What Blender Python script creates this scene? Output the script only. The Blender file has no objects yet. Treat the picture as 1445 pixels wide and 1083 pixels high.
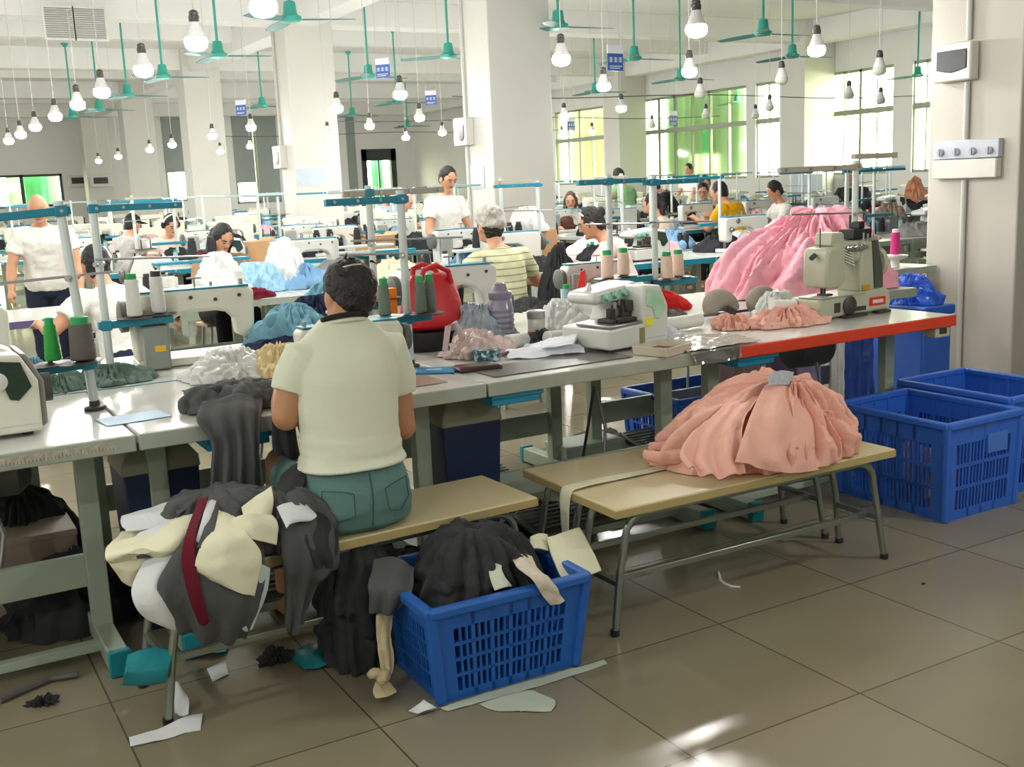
import bpy, bmesh, math, random
from mathutils import Vector, Matrix, noise
SC = bpy.context.scene
COL = SC.collection
RND = random.Random(11)
PI = math.pi
V = Vector
# ------------------------------------------------------------------ camera measurements
FOC, YAW, PITCH, ROLL, CAMZ = 1529.06, math.radians(29.596), math.radians(10.537), math.radians(2.513), 1.45
_f = V((math.sin(YAW)*math.cos(PITCH), math.cos(YAW)*math.cos(PITCH), -math.sin(PITCH)))
_r0 = V((math.cos(YAW), -math.sin(YAW), 0))
_d0 = _f.cross(_r0)
_r = _r0*math.cos(ROLL) + _d0*math.sin(ROLL)
_d = -_r0*math.sin(ROLL) + _d0*math.cos(ROLL)
def _ray(px, py): return _f + _r*((px-722.5)/FOC) + _d*((py-541.5)/FOC)
def AY(px, py, y):          # survey point: the place seen at a pixel, at a known depth / height / wall
    q = _ray(px, py); return q*(y/q.y) + V((0, 0, CAMZ))
def AX(px, py, x):
    q = _ray(px, py); return q*(x/q.x) + V((0, 0, CAMZ))
def AZ(px, py, z):
    q = _ray(px, py); return q*((z-CAMZ)/q.z) + V((0, 0, CAMZ))
# ------------------------------------------------------------------ materials
def nvec(p): return V((noise.noise(p+V((11.3, 4.1, 7.7))), noise.noise(p+V((3.9, 17.2, 1.4))), noise.noise(p+V((8.6, 2.8, 21.5)))))
def lin(c):
    return tuple(((x/255.0)/12.92 if x/255.0 <= .04045 else ((x/255.0+.055)/1.055)**2.4) for x in c) + (1.0,)
_M = {}
def mat(name, col, rough=.55, metal=0.0, var=.06, vscale=6.0, bump=0.0, bscale=40.0, trans=0.0, spec=.5, emit=0.0, alpha=1.0, sub=0.0, coat=0.0):
    if name in _M: return _M[name]
    m = bpy.data.materials.new(name); m.use_nodes = True
    nt = m.node_tree; b = nt.nodes['Principled BSDF']; L = nt.links
    c = lin(col)
    b.inputs['Roughness'].default_value = rough; b.inputs['Metallic'].default_value = metal
    b.inputs['Specular IOR Level'].default_value = spec
    b.inputs['Coat Weight'].default_value = coat
    tc = nt.nodes.new('ShaderNodeTexCoord')
    if var > 0:
        n = nt.nodes.new('ShaderNodeTexNoise'); n.inputs['Scale'].default_value = vscale; n.inputs['Detail'].default_value = 4
        L.new(tc.outputs['Object'], n.inputs['Vector'])
        mx = nt.nodes.new('ShaderNodeMix'); mx.data_type = 'RGBA'
        mx.inputs[6].default_value = tuple(x*(1-var*1.6) for x in c[:3]) + (1,)
        mx.inputs[7].default_value = tuple(min(1, x*(1+var*1.2)) for x in c[:3]) + (1,)
        L.new(n.outputs['Fac'], mx.inputs[0]); L.new(mx.outputs[2], b.inputs['Base Color'])
    else:
        b.inputs['Base Color'].default_value = c
    if bump > 0:
        n2 = nt.nodes.new('ShaderNodeTexNoise'); n2.inputs['Scale'].default_value = bscale; n2.inputs['Detail'].default_value = 3
        L.new(tc.outputs['Object'], n2.inputs['Vector'])
        bp = nt.nodes.new('ShaderNodeBump'); bp.inputs['Strength'].default_value = bump; bp.inputs['Distance'].default_value = .02
        L.new(n2.outputs['Fac'], bp.inputs['Height']); L.new(bp.outputs['Normal'], b.inputs['Normal'])
    if emit > 0:
        b.inputs['Emission Color'].default_value = c; b.inputs['Emission Strength'].default_value = emit
    if trans > 0: b.inputs['Transmission Weight'].default_value = trans
    if alpha < 1: b.inputs['Alpha'].default_value = alpha
    _M[name] = m
    return m
# ------------------------------------------------------------------ mesh builder
class MB:
    def __init__(s): s.v = []; s.f = []
    def add(s, vs, fs):
        b = len(s.v); s.v += [tuple(x) for x in vs]; s.f += [tuple(b+i for i in q) for q in fs]; return s
    def box(s, c, size, rot=None):
        x, y, z = (q/2 for q in size); vs = [V((sx*x, sy*y, sz*z)) for sx in (-1, 1) for sy in (-1, 1) for sz in (-1, 1)]
        if rot is not None:
            if not isinstance(rot, Matrix): rot = Matrix.Rotation(rot, 3, 'Z')
            vs = [rot @ q for q in vs]
        c = V(c)
        return s.add([q+c for q in vs], [(0, 1, 3, 2), (4, 6, 7, 5), (0, 4, 5, 1), (2, 3, 7, 6), (0, 2, 6, 4), (1, 5, 7, 3)])
    def bb(s, lo, hi):
        lo, hi = V(lo), V(hi); return s.box((lo+hi)/2, hi-lo)
    def bar(s, p0, p1, w, h, up=(0, 0, 1)):     # rectangular bar between two points
        p0, p1 = V(p0), V(p1); d = (p1-p0); L = d.length; d.normalize(); up = V(up)
        if abs(d.dot(up)) > .99: up = V((1, 0, 0))
        sx = d.cross(up).normalized(); sz = sx.cross(d)
        vs = [p + sx*a*w/2 + sz*b*h/2 for p in (p0, p1) for a in (-1, 1) for b in (-1, 1)]
        return s.add(vs, [(0, 1, 3, 2), (4, 6, 7, 5), (0, 4, 5, 1), (2, 3, 7, 6), (0, 2, 6, 4), (1, 5, 7, 3)])
    def tube(s, pts, r, n=8, cap=True):
        pts = [V(p) for p in pts]; rs = r if isinstance(r, (list, tuple)) else [r]*len(pts)
        vs = []; prev = None
        for i, p in enumerate(pts):
            t = (pts[min(i+1, len(pts)-1)] - pts[max(i-1, 0)]).normalized()
            if prev is None:
                a = V((0, 0, 1)) if abs(t.z) < .9 else V((1, 0, 0))
                prev = (a - t*a.dot(t)).normalized()
            else:
                prev = (prev - t*prev.dot(t)).normalized()
            q = t.cross(prev)
            vs += [p + (prev*math.cos(2*PI*k/n) + q*math.sin(2*PI*k/n))*rs[i] for k in range(n)]
        fs = []
        for i in range(len(pts)-1):
            for k in range(n): fs.append((i*n+k, i*n+(k+1) % n, (i+1)*n+(k+1) % n, (i+1)*n+k))
        if cap: fs += [tuple(range(n-1, -1, -1)), tuple(range((len(pts)-1)*n, len(pts)*n))]
        return s.add(vs, fs)
    def lathe(s, prof, c=(0, 0, 0), n=20, M=None):   # prof: (radius, z) bottom to top, closed with caps
        c = V(c); vs = []
        for r, z in prof:
            for k in range(n):
                q = V((r*math.cos(2*PI*k/n), r*math.sin(2*PI*k/n), z))
                vs.append((M @ q if M is not None else q) + c)
        fs = [(i*n+k, i*n+(k+1) % n, (i+1)*n+(k+1) % n, (i+1)*n+k) for i in range(len(prof)-1) for k in range(n)]
        fs += [tuple(range(n-1, -1, -1)), tuple(range((len(prof)-1)*n, len(prof)*n))]
        return s.add(vs, fs)
    def ell(s, c, r, nu=16, nv=10, M=None):
        c = V(c); vs = [V((0, 0, -r[2]))]
        for j in range(1, nv):
            ph = PI*j/nv - PI/2
            for k in range(nu):
                th = 2*PI*k/nu; vs.append(V((r[0]*math.cos(ph)*math.cos(th), r[1]*math.cos(ph)*math.sin(th), r[2]*math.sin(ph))))
        vs.append(V((0, 0, r[2])))
        if M is not None: vs = [M @ q for q in vs]
        fs = [(0, 1+(k+1) % nu, 1+k) for k in range(nu)]
        for j in range(nv-2):
            for k in range(nu): fs.append((1+j*nu+k, 1+j*nu+(k+1) % nu, 1+(j+1)*nu+(k+1) % nu, 1+(j+1)*nu+k))
        t = len(vs)-1; b = 1+(nv-2)*nu
        fs += [(b+k, b+(k+1) % nu, t) for k in range(nu)]
        return s.add([q+c for q in vs], fs)
    def prism(s, poly, y0, y1, M=None, c=(0, 0, 0)):   # polygon in xz pushed along y
        n = len(poly); vs = [V((x, y0, z)) for x, z in poly] + [V((x, y1, z)) for x, z in poly]
        if M is not None: vs = [M @ q for q in vs]
        c = V(c)
        fs = [tuple(range(n-1, -1, -1)), tuple(range(n, 2*n))] + [(k, (k+1) % n, n+(k+1) % n, n+k) for k in range(n)]
        return s.add([q+c for q in vs], fs)
    def loft(s, rings, cap=True):
        n = len(rings[0]); vs = [q for R in rings for q in R]
        fs = [(i*n+k, i*n+(k+1) % n, (i+1)*n+(k+1) % n, (i+1)*n+k) for i in range(len(rings)-1) for k in range(n)]
        if cap: fs += [tuple(range(n-1, -1, -1)), tuple(range((len(rings)-1)*n, len(rings)*n))]
        return s.add(vs, fs)
    def mesh(s, name):
        me = bpy.data.meshes.new(name); me.from_pydata(s.v, [], s.f)
        bm = bmesh.new(); bm.from_mesh(me); bmesh.ops.recalc_face_normals(bm, faces=bm.faces); bm.to_mesh(me); bm.free()
        me.update(); return me
    def build(s, name, m, parent=None, bevel=0, smooth=35, solid=0, seg=2, sub=0):
        me = s.mesh(name); me.materials.append(m)
        if smooth:
            me.shade_smooth(); me.set_sharp_from_angle(angle=math.radians(smooth))
        o = bpy.data.objects.new(name, me); COL.objects.link(o)
        if parent is not None: o.parent = parent
        if solid:
            q = o.modifiers.new('thickness', 'SOLIDIFY'); q.thickness = solid; q.offset = 0
        if sub:
            q = o.modifiers.new('sub', 'SUBSURF'); q.levels = sub; q.render_levels = sub
        if bevel:
            q = o.modifiers.new('edge', 'BEVEL'); q.width = bevel; q.segments = seg; q.limit_method = 'ANGLE'; q.angle_limit = math.radians(40)
        return o
def tag(o, label, cat, group=None, kind=None):
    o['label'] = label; o['category'] = cat
    if group: o['group'] = group
    if kind: o['kind'] = kind
    return o
def empty(name, loc, label, cat, rz=0, group=None, scale=1):
    o = bpy.data.objects.new(name, None); COL.objects.link(o); o.empty_display_size = .1
    o.location = loc; o.rotation_euler = (0, 0, rz); o.scale = (scale,)*3
    return tag(o, label, cat, group)
def struct(o, label=None):
    o['kind'] = 'structure'
    if label: o['label'] = label
    return o
_KIDS = {}
def kids(o):
    return [c for c in bpy.data.objects if c.parent == o]
def dup(root, loc, rz=None, label=None, group=None, cache={}):
    if root.name not in cache:
        cache[root.name] = [(k, [g for g in kids(k)]) for k in kids(root)]
    r = root.copy(); COL.objects.link(r); r.location = loc
    if rz is not None: r.rotation_euler = (0, 0, rz)
    if label: r['label'] = label
    if group: r['group'] = group
    for k, gs in cache[root.name]:
        c = k.copy(); COL.objects.link(c); c.parent = r
        for g in gs:
            d = g.copy(); COL.objects.link(d); d.parent = c
    return r
ORD = 'first second third fourth fifth sixth seventh eighth ninth tenth eleventh twelfth thirteenth fourteenth fifteenth sixteenth seventeenth eighteenth'.split()
def Rz(a): return Matrix.Rotation(a, 3, 'Z')
def Rx(a): return Matrix.Rotation(a, 3, 'X')
def Ry(a): return Matrix.Rotation(a, 3, 'Y')
# ------------------------------------------------------------------ soft things
def cr(p0, p1, p2, p3, t):
    return ((p1*2) + (p2-p0)*t + (p0*2-p1*5+p2*4-p3)*t*t + (p1*3-p0-p2*3+p3)*t*t*t)*.5
def crp(P, t):
    n = len(P)-1; x = min(max(t, 0), 1)*n; i = min(int(x), n-1); u = x-i
    return cr(P[max(i-1, 0)], P[i], P[i+1], P[min(i+2, n)], u)
def sheet(name, ctrl, m, parent=None, nu=26, nv=26, amp=.008, freq=9.0, seed=0, solid=.003, ragged=0.0, fold=0.0, foldn=5, smooth=60):
    """a limp cloth panel through a net of points (rows of points), with wrinkles"""
    rows = [[V(p) for p in r] for r in ctrl]
    b = MB(); G = []
    for i in range(nu+1):
        t = i/nu
        for j in range(nv+1):
            u = j/nv
            uu = u
            if ragged: uu = .5 + (u-.5)*(1+ragged*noise.noise(V((t*4+seed, 3.1, 0))))
            tt = t
            if ragged: tt = .5 + (t-.5)*(1+ragged*noise.noise(V((u*4+seed, 9.1, 0))))
            G.append(crp([crp(r, uu) for r in rows], tt))
    W = nv+1; out = []
    for i in range(nu+1):
        for j in range(W):
            p = G[i*W+j]
            a = G[min(i+1, nu)*W+j] - G[max(i-1, 0)*W+j]; c = G[i*W+min(j+1, nv)] - G[i*W+max(j-1, 0)]
            nr = a.cross(c)
            nr = nr.normalized() if nr.length > 1e-9 else V((0, 0, 1))
            q = p*freq + V((seed*3.7, seed*1.3, 0))
            d = amp*(noise.noise(q) + .6*noise.noise(q*2.3))
            if fold: d += fold*math.sin(foldn*2*PI*(j/nv) + 2.2*noise.noise(V((i/nu*1.5, seed, 0)))) * (i/nu)
            out.append(p + nr*d)
    fs = [(i*W+j, i*W+j+1, (i+1)*W+j+1, (i+1)*W+j) for i in range(nu) for j in range(nv)]
    b.add(out, fs)
    return b.build(name, m, parent, solid=solid, smooth=smooth)
def heap(name, m, c, outline, H, peak=(0, 0), parent=None, nth=120, nr=36, prof=1.6, fold=.03, kth=5.0, kr=1.5, lump=.03, lk=6.0, seed=0, skirt=.03, smooth=70, tuck=.25, warp=.8, pw=.75, fine=.18):
    """a heap of cloth: outline = [(angle_deg, radius)...] round c; folds run outward from the peak"""
    c = V(c); ol = sorted(outline)
    def R(th):
        d = math.degrees(th) % 360
        for i in range(len(ol)):
            a0, r0 = ol[i]; a1, r1 = ol[(i+1) % len(ol)]
            if i == len(ol)-1: a1 += 360
            dd = d if d >= ol[0][0] else d+360
            if a0 <= dd <= a1:
                t = (dd-a0)/(a1-a0); t = t*t*(3-2*t); return r0*(1-t)+r1*t
        return ol[0][1]
    pk = V((peak[0], peak[1], 0)); G = []
    for i in range(nr+1):
        u = i/nr
        for k in range(nth):
            th = 2*PI*k/nth; r = R(th); e = V((math.cos(th), math.sin(th), 0))
            base = pk*(1-u) + e*r*u
            z = H*max(0, (1-u**prof))**pw
            q = V((math.cos(th)*kth, math.sin(th)*kth, u*kr + seed*7.3))
            q = q + nvec(q*.55 + V((seed, 3, 9)))*warp
            f1 = min(1, abs(noise.noise(q))*2.4); f2 = min(1, abs(noise.noise(q*2.2 + V((5, 1, 2))))*2.4); f3 = min(1, abs(noise.noise(base*26 + V((0, 0, z*26+seed))))*2.4)
            lm = noise.noise(base*lk + V((seed*2.2, 1.7, z*lk)))
            w = min(1, u*3.0)
            d = fold*w*(f1**.8*1.1+f2*.55+f3*fine - .7) + lump*lm
            d *= (1 if u < .93 else (1-u)/.07*.8+.2)
            rad = (base - pk); rad = rad.normalized() if rad.length > 1e-6 else e
            sl = min(1, u**2)
            p = base + rad*d*(.35+.65*sl) + V((0, 0, z + d*(1-.55*sl)))
            if u > .9: p.z = max(p.z, 0) ; p += rad*skirt*noise.noise(V((math.cos(th)*7, math.sin(th)*7, seed)))
            p.z = max(p.z, .002)
            G.append(c + p)
    b = MB(); fs = []
    for i in range(nr):
        for k in range(nth):
            fs.append((i*nth+k, i*nth+(k+1) % nth, (i+1)*nth+(k+1) % nth, (i+1)*nth+k))
    # turned-under hem and closed underside
    for k in range(nth):
        th = 2*PI*k/nth; q = G[nr*nth+k]; G.append(c + (q-c)*(1-tuck*.3) * 1.0 + V((0, 0, 0)))
        G[-1].z = c.z
    for k in range(nth): fs.append((nr*nth+k, nr*nth+(k+1) % nth, (nr+1)*nth+(k+1) % nth, (nr+1)*nth+k))
    fs.append(tuple((nr+1)*nth+k for k in range(nth)))
    b.add(G, fs)
    return b.build(name, m, parent, smooth=smooth)
def ring_outline(rx, ry, n=12, jit=.12, seed=0):
    r = random.Random(seed); out = []
    for k in range(n):
        a = 360*k/n; t = math.radians(a)
        out.append((a, 1/math.sqrt((math.cos(t)/rx)**2+(math.sin(t)/ry)**2)*(1+r.uniform(-jit, jit))))
    return out
def organic(name, m, mb, parent=None, voxel=.01, it=4, dis=0, dscale=8, sub=False):
    """melt overlapping volumes into one continuous surface"""
    me = mb.mesh(name); o = bpy.data.objects.new(name, me); COL.objects.link(o)
    q = o.modifiers.new('r', 'REMESH'); q.mode = 'VOXEL'; q.voxel_size = voxel; q.use_smooth_shade = True
    q = o.modifiers.new('s', 'SMOOTH'); q.factor = .5; q.iterations = it
    dg = bpy.context.evaluated_depsgraph_get(); dg.update()
    nm = bpy.data.meshes.new_from_object(o.evaluated_get(dg))
    o.modifiers.clear(); o.data = nm; bpy.data.meshes.remove(me); nm.name = name
    nm.materials.clear(); nm.materials.append(m)
    if dis:
        nm.update(); ns = [(v.co.copy(), v.normal.copy()) for v in nm.vertices]
        for v, (p, n) in zip(nm.vertices, ns): v.co = p + n*dis*(noise.noise(p*dscale)+.5*noise.noise(p*dscale*2.3))
    nm.shade_smooth()
    if parent is not None: o.parent = parent
    return o
def lobes(name, m, outline, H, peak=(0, 0), n=26, r=(.03, .055), seed=1, wander=.25, voxel=.008, prof=1.9, end=.9, flat=.6, extra=0, dis=.012, dscale=9, it=3, fine=.004, fdir=None, start=.05):
    """cloth gathered at a peak and falling in rounded rolls and creases over a low core"""
    rr = random.Random(seed); ol = sorted(outline)
    def R(d):
        d %= 360
        for i in range(len(ol)):
            a0, r0 = ol[i]; a1, r1 = ol[(i+1) % len(ol)]
            if i == len(ol)-1: a1 += 360
            dd = d if d >= ol[0][0] else d+360
            if a0 <= dd <= a1: t = (dd-a0)/(a1-a0); return r0*(1-t)+r1*t
        return ol[0][1]
    pk = V((peak[0], peak[1], 0))
    def pt(a, u, lift=0):
        e = V((math.cos(math.radians(a)), math.sin(math.radians(a)), 0)); b = pk*(1-u) + e*R(a)*u
        return b + V((0, 0, max(0, H*(max(0, 1-u**prof))**.8 + lift)))
    b = MB(); nth, nr = 48, 12; G = []
    for i in range(nr+1):
        for k in range(nth):
            u = i/nr; q = pt(360*k/nth, u*.93); q = q*1.0; q.z *= .9; G.append(q)
    fs = [(i*nth+k, i*nth+(k+1) % nth, (i+1)*nth+(k+1) % nth, (i+1)*nth+k) for i in range(nr) for k in range(nth)]
    for k in range(nth): G.append(V((G[nr*nth+k].x, G[nr*nth+k].y, 0)))
    fs += [(nr*nth+k, nr*nth+(k+1) % nth, (nr+1)*nth+(k+1) % nth, (nr+1)*nth+k) for k in range(nth)]
    fs += [tuple((nr+1)*nth+k for k in range(nth)), tuple(range(nth-1, -1, -1))]
    b.add(G, fs)
    for j in range(n):
        a0 = 360*(j+rr.uniform(-.4, .4))/n; w = rr.uniform(-wander, wander)*60; u0 = start+rr.uniform(0, .25) if j % 3 else rr.uniform(.25, .5); u1 = end+rr.uniform(-.12, .06)
        R0 = rr.uniform(*r); pts = []; rad = []; K = 9
        for i in range(K+1):
            t = i/K; u = u0+(u1-u0)*t; a = a0+w*t*t+7*math.sin(t*5+j)
            q = pt(a, u, R0*.25); q.z = max(q.z-R0*.2, R0*.55*flat); pts.append(q); rad.append(R0*(.45+.75*math.sin(PI*(.18+.72*t))))
        b.tube(pts, rad, 10)
    for j in range(extra):          # loops lying across the others, low down
        a0 = rr.uniform(0, 360); u = rr.uniform(.55, .9); R0 = rr.uniform(*r)*.8; pts = []
        for i in range(7): pts.append(pt(a0+(i-3)*rr.uniform(5, 9), u+.05*math.sin(i), R0*.35))
        b.tube(pts, [R0*(.4+.6*math.sin(PI*(i+.6)/7.2)) for i in range(7)], 10)
    o = organic(name, m, b, None, voxel, it)
    me = o.data; me.update(); st = [(v.co.copy(), v.normal.copy()) for v in me.vertices]
    for v, (p, nn) in zip(me.vertices, st):
        d = p-pk; a = math.atan2(d.y, d.x); rad = math.hypot(d.x, d.y)
        q = V((math.cos(a)*dscale*.9, math.sin(a)*dscale*.9, rad*3+p.z*3+seed)); q = q + nvec(q*.6)*.6; f = min(1, abs(noise.noise(q))*2.4)*1.3-.8
        c = p + nn*(dis*f*min(1, rad*6) + fine*noise.noise(p*34)); c.z = max(c.z, .001); v.co = c
    me.shade_smooth(); return o
# ================================================================== the room
WX, WY, CZ = 19.2, 41.0, 4.7
wallm = mat('white_plaster', (234, 234, 232), .7, var=.03, vscale=.7, bump=.05, bscale=30)
pillm = mat('pillar_plaster', (215, 214, 208), .6, var=.03, vscale=1.5, bump=.04, bscale=25)
ceilm = mat('ceiling_paint', (236, 236, 234), .8, var=.02, vscale=.5)
framem = mat('window_frame_metal', (150, 158, 140), .45, metal=.2, var=.03)
darkfr = mat('dark_frame_metal', (62, 66, 66), .4, metal=.3, var=.03)
def floor_material():
    m = bpy.data.materials.new('polished_floor_tile'); m.use_nodes = True; nt = m.node_tree; L = nt.links; b = nt.nodes['Principled BSDF']
    tc = nt.nodes.new('ShaderNodeTexCoord'); sp = nt.nodes.new('ShaderNodeSeparateXYZ'); L.new(tc.outputs['Object'], sp.inputs[0])
    def M(op, a, v=None, b2=None):
        n = nt.nodes.new('ShaderNodeMath'); n.operation = op; L.new(a, n.inputs[0])
        if v is not None: n.inputs[1].default_value = v
        if b2 is not None: L.new(b2, n.inputs[1])
        return n.outputs[0]
    ax = M('DIVIDE', M('SUBTRACT', sp.outputs[0], .402), .6); ay = M('DIVIDE', M('SUBTRACT', sp.outputs[1], 1.985), .595)
    g = M('MAXIMUM', M('LESS_THAN', M('FRACT', ax), .009), b2=M('LESS_THAN', M('FRACT', ay), .009))
    cb = nt.nodes.new('ShaderNodeCombineXYZ'); L.new(M('FLOOR', ax), cb.inputs[0]); L.new(M('FLOOR', ay), cb.inputs[1])
    wn = nt.nodes.new('ShaderNodeTexWhiteNoise'); wn.noise_dimensions = '2D'; L.new(cb.outputs[0], wn.inputs['Vector'])
    n1 = nt.nodes.new('ShaderNodeTexNoise'); n1.inputs['Scale'].default_value = 1.7; n1.inputs['Detail'].default_value = 6; L.new(tc.outputs['Object'], n1.inputs['Vector'])
    n2 = nt.nodes.new('ShaderNodeTexNoise'); n2.inputs['Scale'].default_value = 4; n2.inputs['Detail'].default_value = 5; L.new(tc.outputs['Object'], n2.inputs['Vector'])
    mx = nt.nodes.new('ShaderNodeMix'); mx.data_type = 'RGBA'; mx.inputs[6].default_value = lin((118, 111, 90)); mx.inputs[7].default_value = lin((148, 140, 117))
    L.new(M('ADD', M('MULTIPLY', n1.outputs[0], .75), b2=M('MULTIPLY', wn.outputs[0], .25)), mx.inputs[0])
    mg = nt.nodes.new('ShaderNodeMix'); mg.data_type = 'RGBA'; mg.inputs[7].default_value = lin((82, 74, 58)); L.new(mx.outputs[2], mg.inputs[6]); L.new(g, mg.inputs[0])
    L.new(mg.outputs[2], b.inputs['Base Color'])
    L.new(M('ADD', M('MULTIPLY', n2.outputs[0], .14), .15), b.inputs['Roughness'])
    b.inputs['Specular IOR Level'].default_value = .55
    return m
fl = MB().bb((-6.2, -5.2, -.12), (WX+.4, WY+.4, 0)).build('floor', floor_material(), smooth=0); struct(fl)
struct(MB().bb((-6.2, -5.2, CZ), (WX+.4, WY+.4, CZ+.15)).build('ceiling', ceilm, smooth=0))
struct(MB().bb((-2.8, -5.2, 0), (-2.6, WY+.4, CZ)).build('wall_left', wallm, smooth=0))
struct(MB().bb((-6.2, -5.2, 0), (WX+.4, -5.0, CZ)).build('wall_front', wallm, smooth=0))
# ---- glass
def glass_material(name, tint, gloss=.06):
    m = bpy.data.materials.new(name); m.use_nodes = True; nt = m.node_tree; L = nt.links
    for n in list(nt.nodes):
        if n.type != 'OUTPUT_MATERIAL': nt.nodes.remove(n)
    t = nt.nodes.new('ShaderNodeBsdfTransparent'); t.inputs[0].default_value = tint
    g = nt.nodes.new('ShaderNodeBsdfGlossy'); g.inputs['Roughness'].default_value = .05
    mx = nt.nodes.new('ShaderNodeMixShader'); mx.inputs[0].default_value = gloss
    L.new(t.outputs[0], mx.inputs[1]); L.new(g.outputs[0], mx.inputs[2]); L.new(mx.outputs[0], nt.nodes['Material Output'].inputs[0])
    return m
tintglass = glass_material('pale_green_glass', (.97, 1.0, .82, 1))
# ---- right wall with its windows
Z0, Z1, ZT = 1.28, 3.58, 2.66
wy = lambda px: AX(px, 200, WX).y
RW = sorted([(wy(1322), wy(1286), 2), (wy(1259), wy(1166), 4), (wy(1100), wy(1066), 2), (wy(1053), wy(905), 6), (wy(852), wy(783), 4)])
b = MB(); last = -5.2
for y0, y1, n in RW:
    b.bb((WX, last, 0), (WX+.3, y0, CZ)); b.bb((WX, y0, 0), (WX+.3, y1, Z0)); b.bb((WX, y0, Z1), (WX+.3, y1, CZ)); last = y1
b.bb((WX, last, 0), (WX+.3, WY+.3, CZ))
struct(b.build('wall_right', wallm, smooth=0))
wi = 0
def window_x(y0, y1, n):
    global wi; wi += 1
    f = MB(); t = .06
    f.bb((WX+.05, y0, Z0), (WX+.13, y1, Z0+t)); f.bb((WX+.05, y0, Z1-t), (WX+.13, y1, Z1)); f.bb((WX+.04, y0, ZT-.06), (WX+.14, y1, ZT+.06))
    for k in range(n+1):
        y = y0+(y1-y0)*k/n; w = .05 if k in (0, n) else (.07 if k % 2 == 0 else .03)
        f.bb((WX+.05, y-w/2, Z0), (WX+.13, y+w/2, Z1))
    w = struct(f.build('window_%d' % wi, framem, smooth=0))
    p = MB().bb((WX+.085, y0, Z0), (WX+.095, y1, Z1)).build('pane', tintglass, w, smooth=0)
for q in RW: window_x(*q)
# ---- far wall with blinds, green window and door
def fx(px, py): return AY(px, py, WY)
FW = []   # (x0,x1,z0,z1)
a = fx(-30, 250); c2 = fx(87, 245); FW.append((a.x, c2.x, 1.3, c2.z, 'green'))
for (p0, p1, pt, pb) in ((168, 181, 168, 276), (222, 264, 167, 284), (321, 394, 164, 285), (482, 503, 160, 285)):
    u = fx(p0+4, pt); w = fx(p1+4, pb); FW.append((u.x, w.x, w.z, u.z, 'blind'))
u = fx(509, 211); w = fx(560, 250); FW.append((u.x, w.x, 0, u.z, 'door'))
FW.sort(); b = MB(); last = -6.2
for x0, x1, z0, z1, k in FW:
    b.bb((last, WY, 0), (x0, WY+.3, CZ))
    if z0 > 0: b.bb((x0, WY, 0), (x1, WY+.3, z0))
    b.bb((x0, WY, z1), (x1, WY+.3, CZ)); last = x1
b.bb((last, WY, 0), (WX+.3, WY+.3, CZ))
struct(b.build('wall_far', wallm, smooth=0))
blindm = mat('grey_roller_blind', (150, 160, 156), .8, var=.04, vscale=2, bump=.05)
nb = 0
for x0, x1, z0, z1, k in FW:
    f = MB(); t = .08
    if k == 'door':
        t = .22; f.bb((x0, WY-.03, z0), (x0+t, WY+.2, z1)); f.bb((x1-t, WY-.03, z0), (x1, WY+.2, z1)); f.bb((x0, WY-.03, z1-.45), (x1, WY+.2, z1)); f.bb(((x0+x1)/2-.03, WY+.05, z0), ((x0+x1)/2+.03, WY+.12, z1))
        w = struct(f.build('door_1', darkfr, smooth=0)); MB().bb((x0, WY+.08, z0), (x1, WY+.09, z1)).build('pane', tintglass, w, smooth=0)
        continue
    wi += 1
    for xx in (x0, x1-t): f.bb((xx, WY+.02, z0), (xx+t, WY+.2, z1))
    f.bb((x0, WY+.02, z0), (x1, WY+.2, z0+t)); f.bb((x0, WY+.02, z1-t), (x1, WY+.2, z1))
    if x1-x0 > 1.2: f.bb(((x0+x1)/2-.06, WY+.02, z0), ((x0+x1)/2+.06, WY+.2, z1))
    w = struct(f.build('window_%d' % wi, darkfr if k == 'green' else framem, smooth=0))
    MB().bb((x0, WY+.1, z0), (x1, WY+.11, z1)).build('pane', tintglass, w, smooth=0)
    if k == 'blind':
        drop = {0: .0, 1: .36, 2: .26, 3: 0}[nb]
        bl = MB(); n = 30
        zz = z0+(z1-z0)*drop
        if nb == 2:
            xm = (x0+x1)/2-.1; bl.bb((x0+.02, WY-.05, z0+(z1-z0)*.24), (xm, WY-.03, z1)); bl.bb((xm+.12, WY-.05, z0+.05), (x1-.02, WY-.03, z1))
        else: bl.bb((x0+.02, WY-.05, zz), (x1-.02, WY-.03, z1))
        bl.tube([(x0, WY-.05, z1+.02), (x1, WY-.05, z1+.02)], .05, 10)
        bl.tube([(x0+.02, WY-.04, zz), (x1-.02 if nb != 2 else x0+.6, WY-.04, zz)], .02, 8)
        tag(bl.build('roller_blind', blindm, smooth=40),
            ['narrow grey roller blind pulled fully down in the slim far window', 'grey roller blind drawn two thirds down over a bright green far window', 'wide pair of grey roller blinds beside a post on the far wall', 'slim grey blind half hidden beside the big middle white column'][nb], 'blind')
        nb += 1
# ---- pillars: one bay line at x=6.3, one along the window wall
def pillar(x, y, w, d, name='pillar'):
    return struct(MB().bb((x, y, 0), (x+w, y+d, CZ)).build('pillar', pillm, smooth=0, bevel=.012))
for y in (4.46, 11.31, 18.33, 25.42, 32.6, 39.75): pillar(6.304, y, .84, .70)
worn = mat('greyer_pillar_plaster', (188, 184, 174), .6, var=.10, vscale=1.3, bump=.05, bscale=25); _np = bpy.data.objects['pillar']; _np.data.materials[0] = worn  # near pillar alone gets a darker, more mottled plaster
for y in (11.31, 18.33, 25.42, 32.6): pillar(18.25, y, .94, .72)
for y in (4.46, -2.5): pillar(18.25, y, .94, .72)
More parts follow.
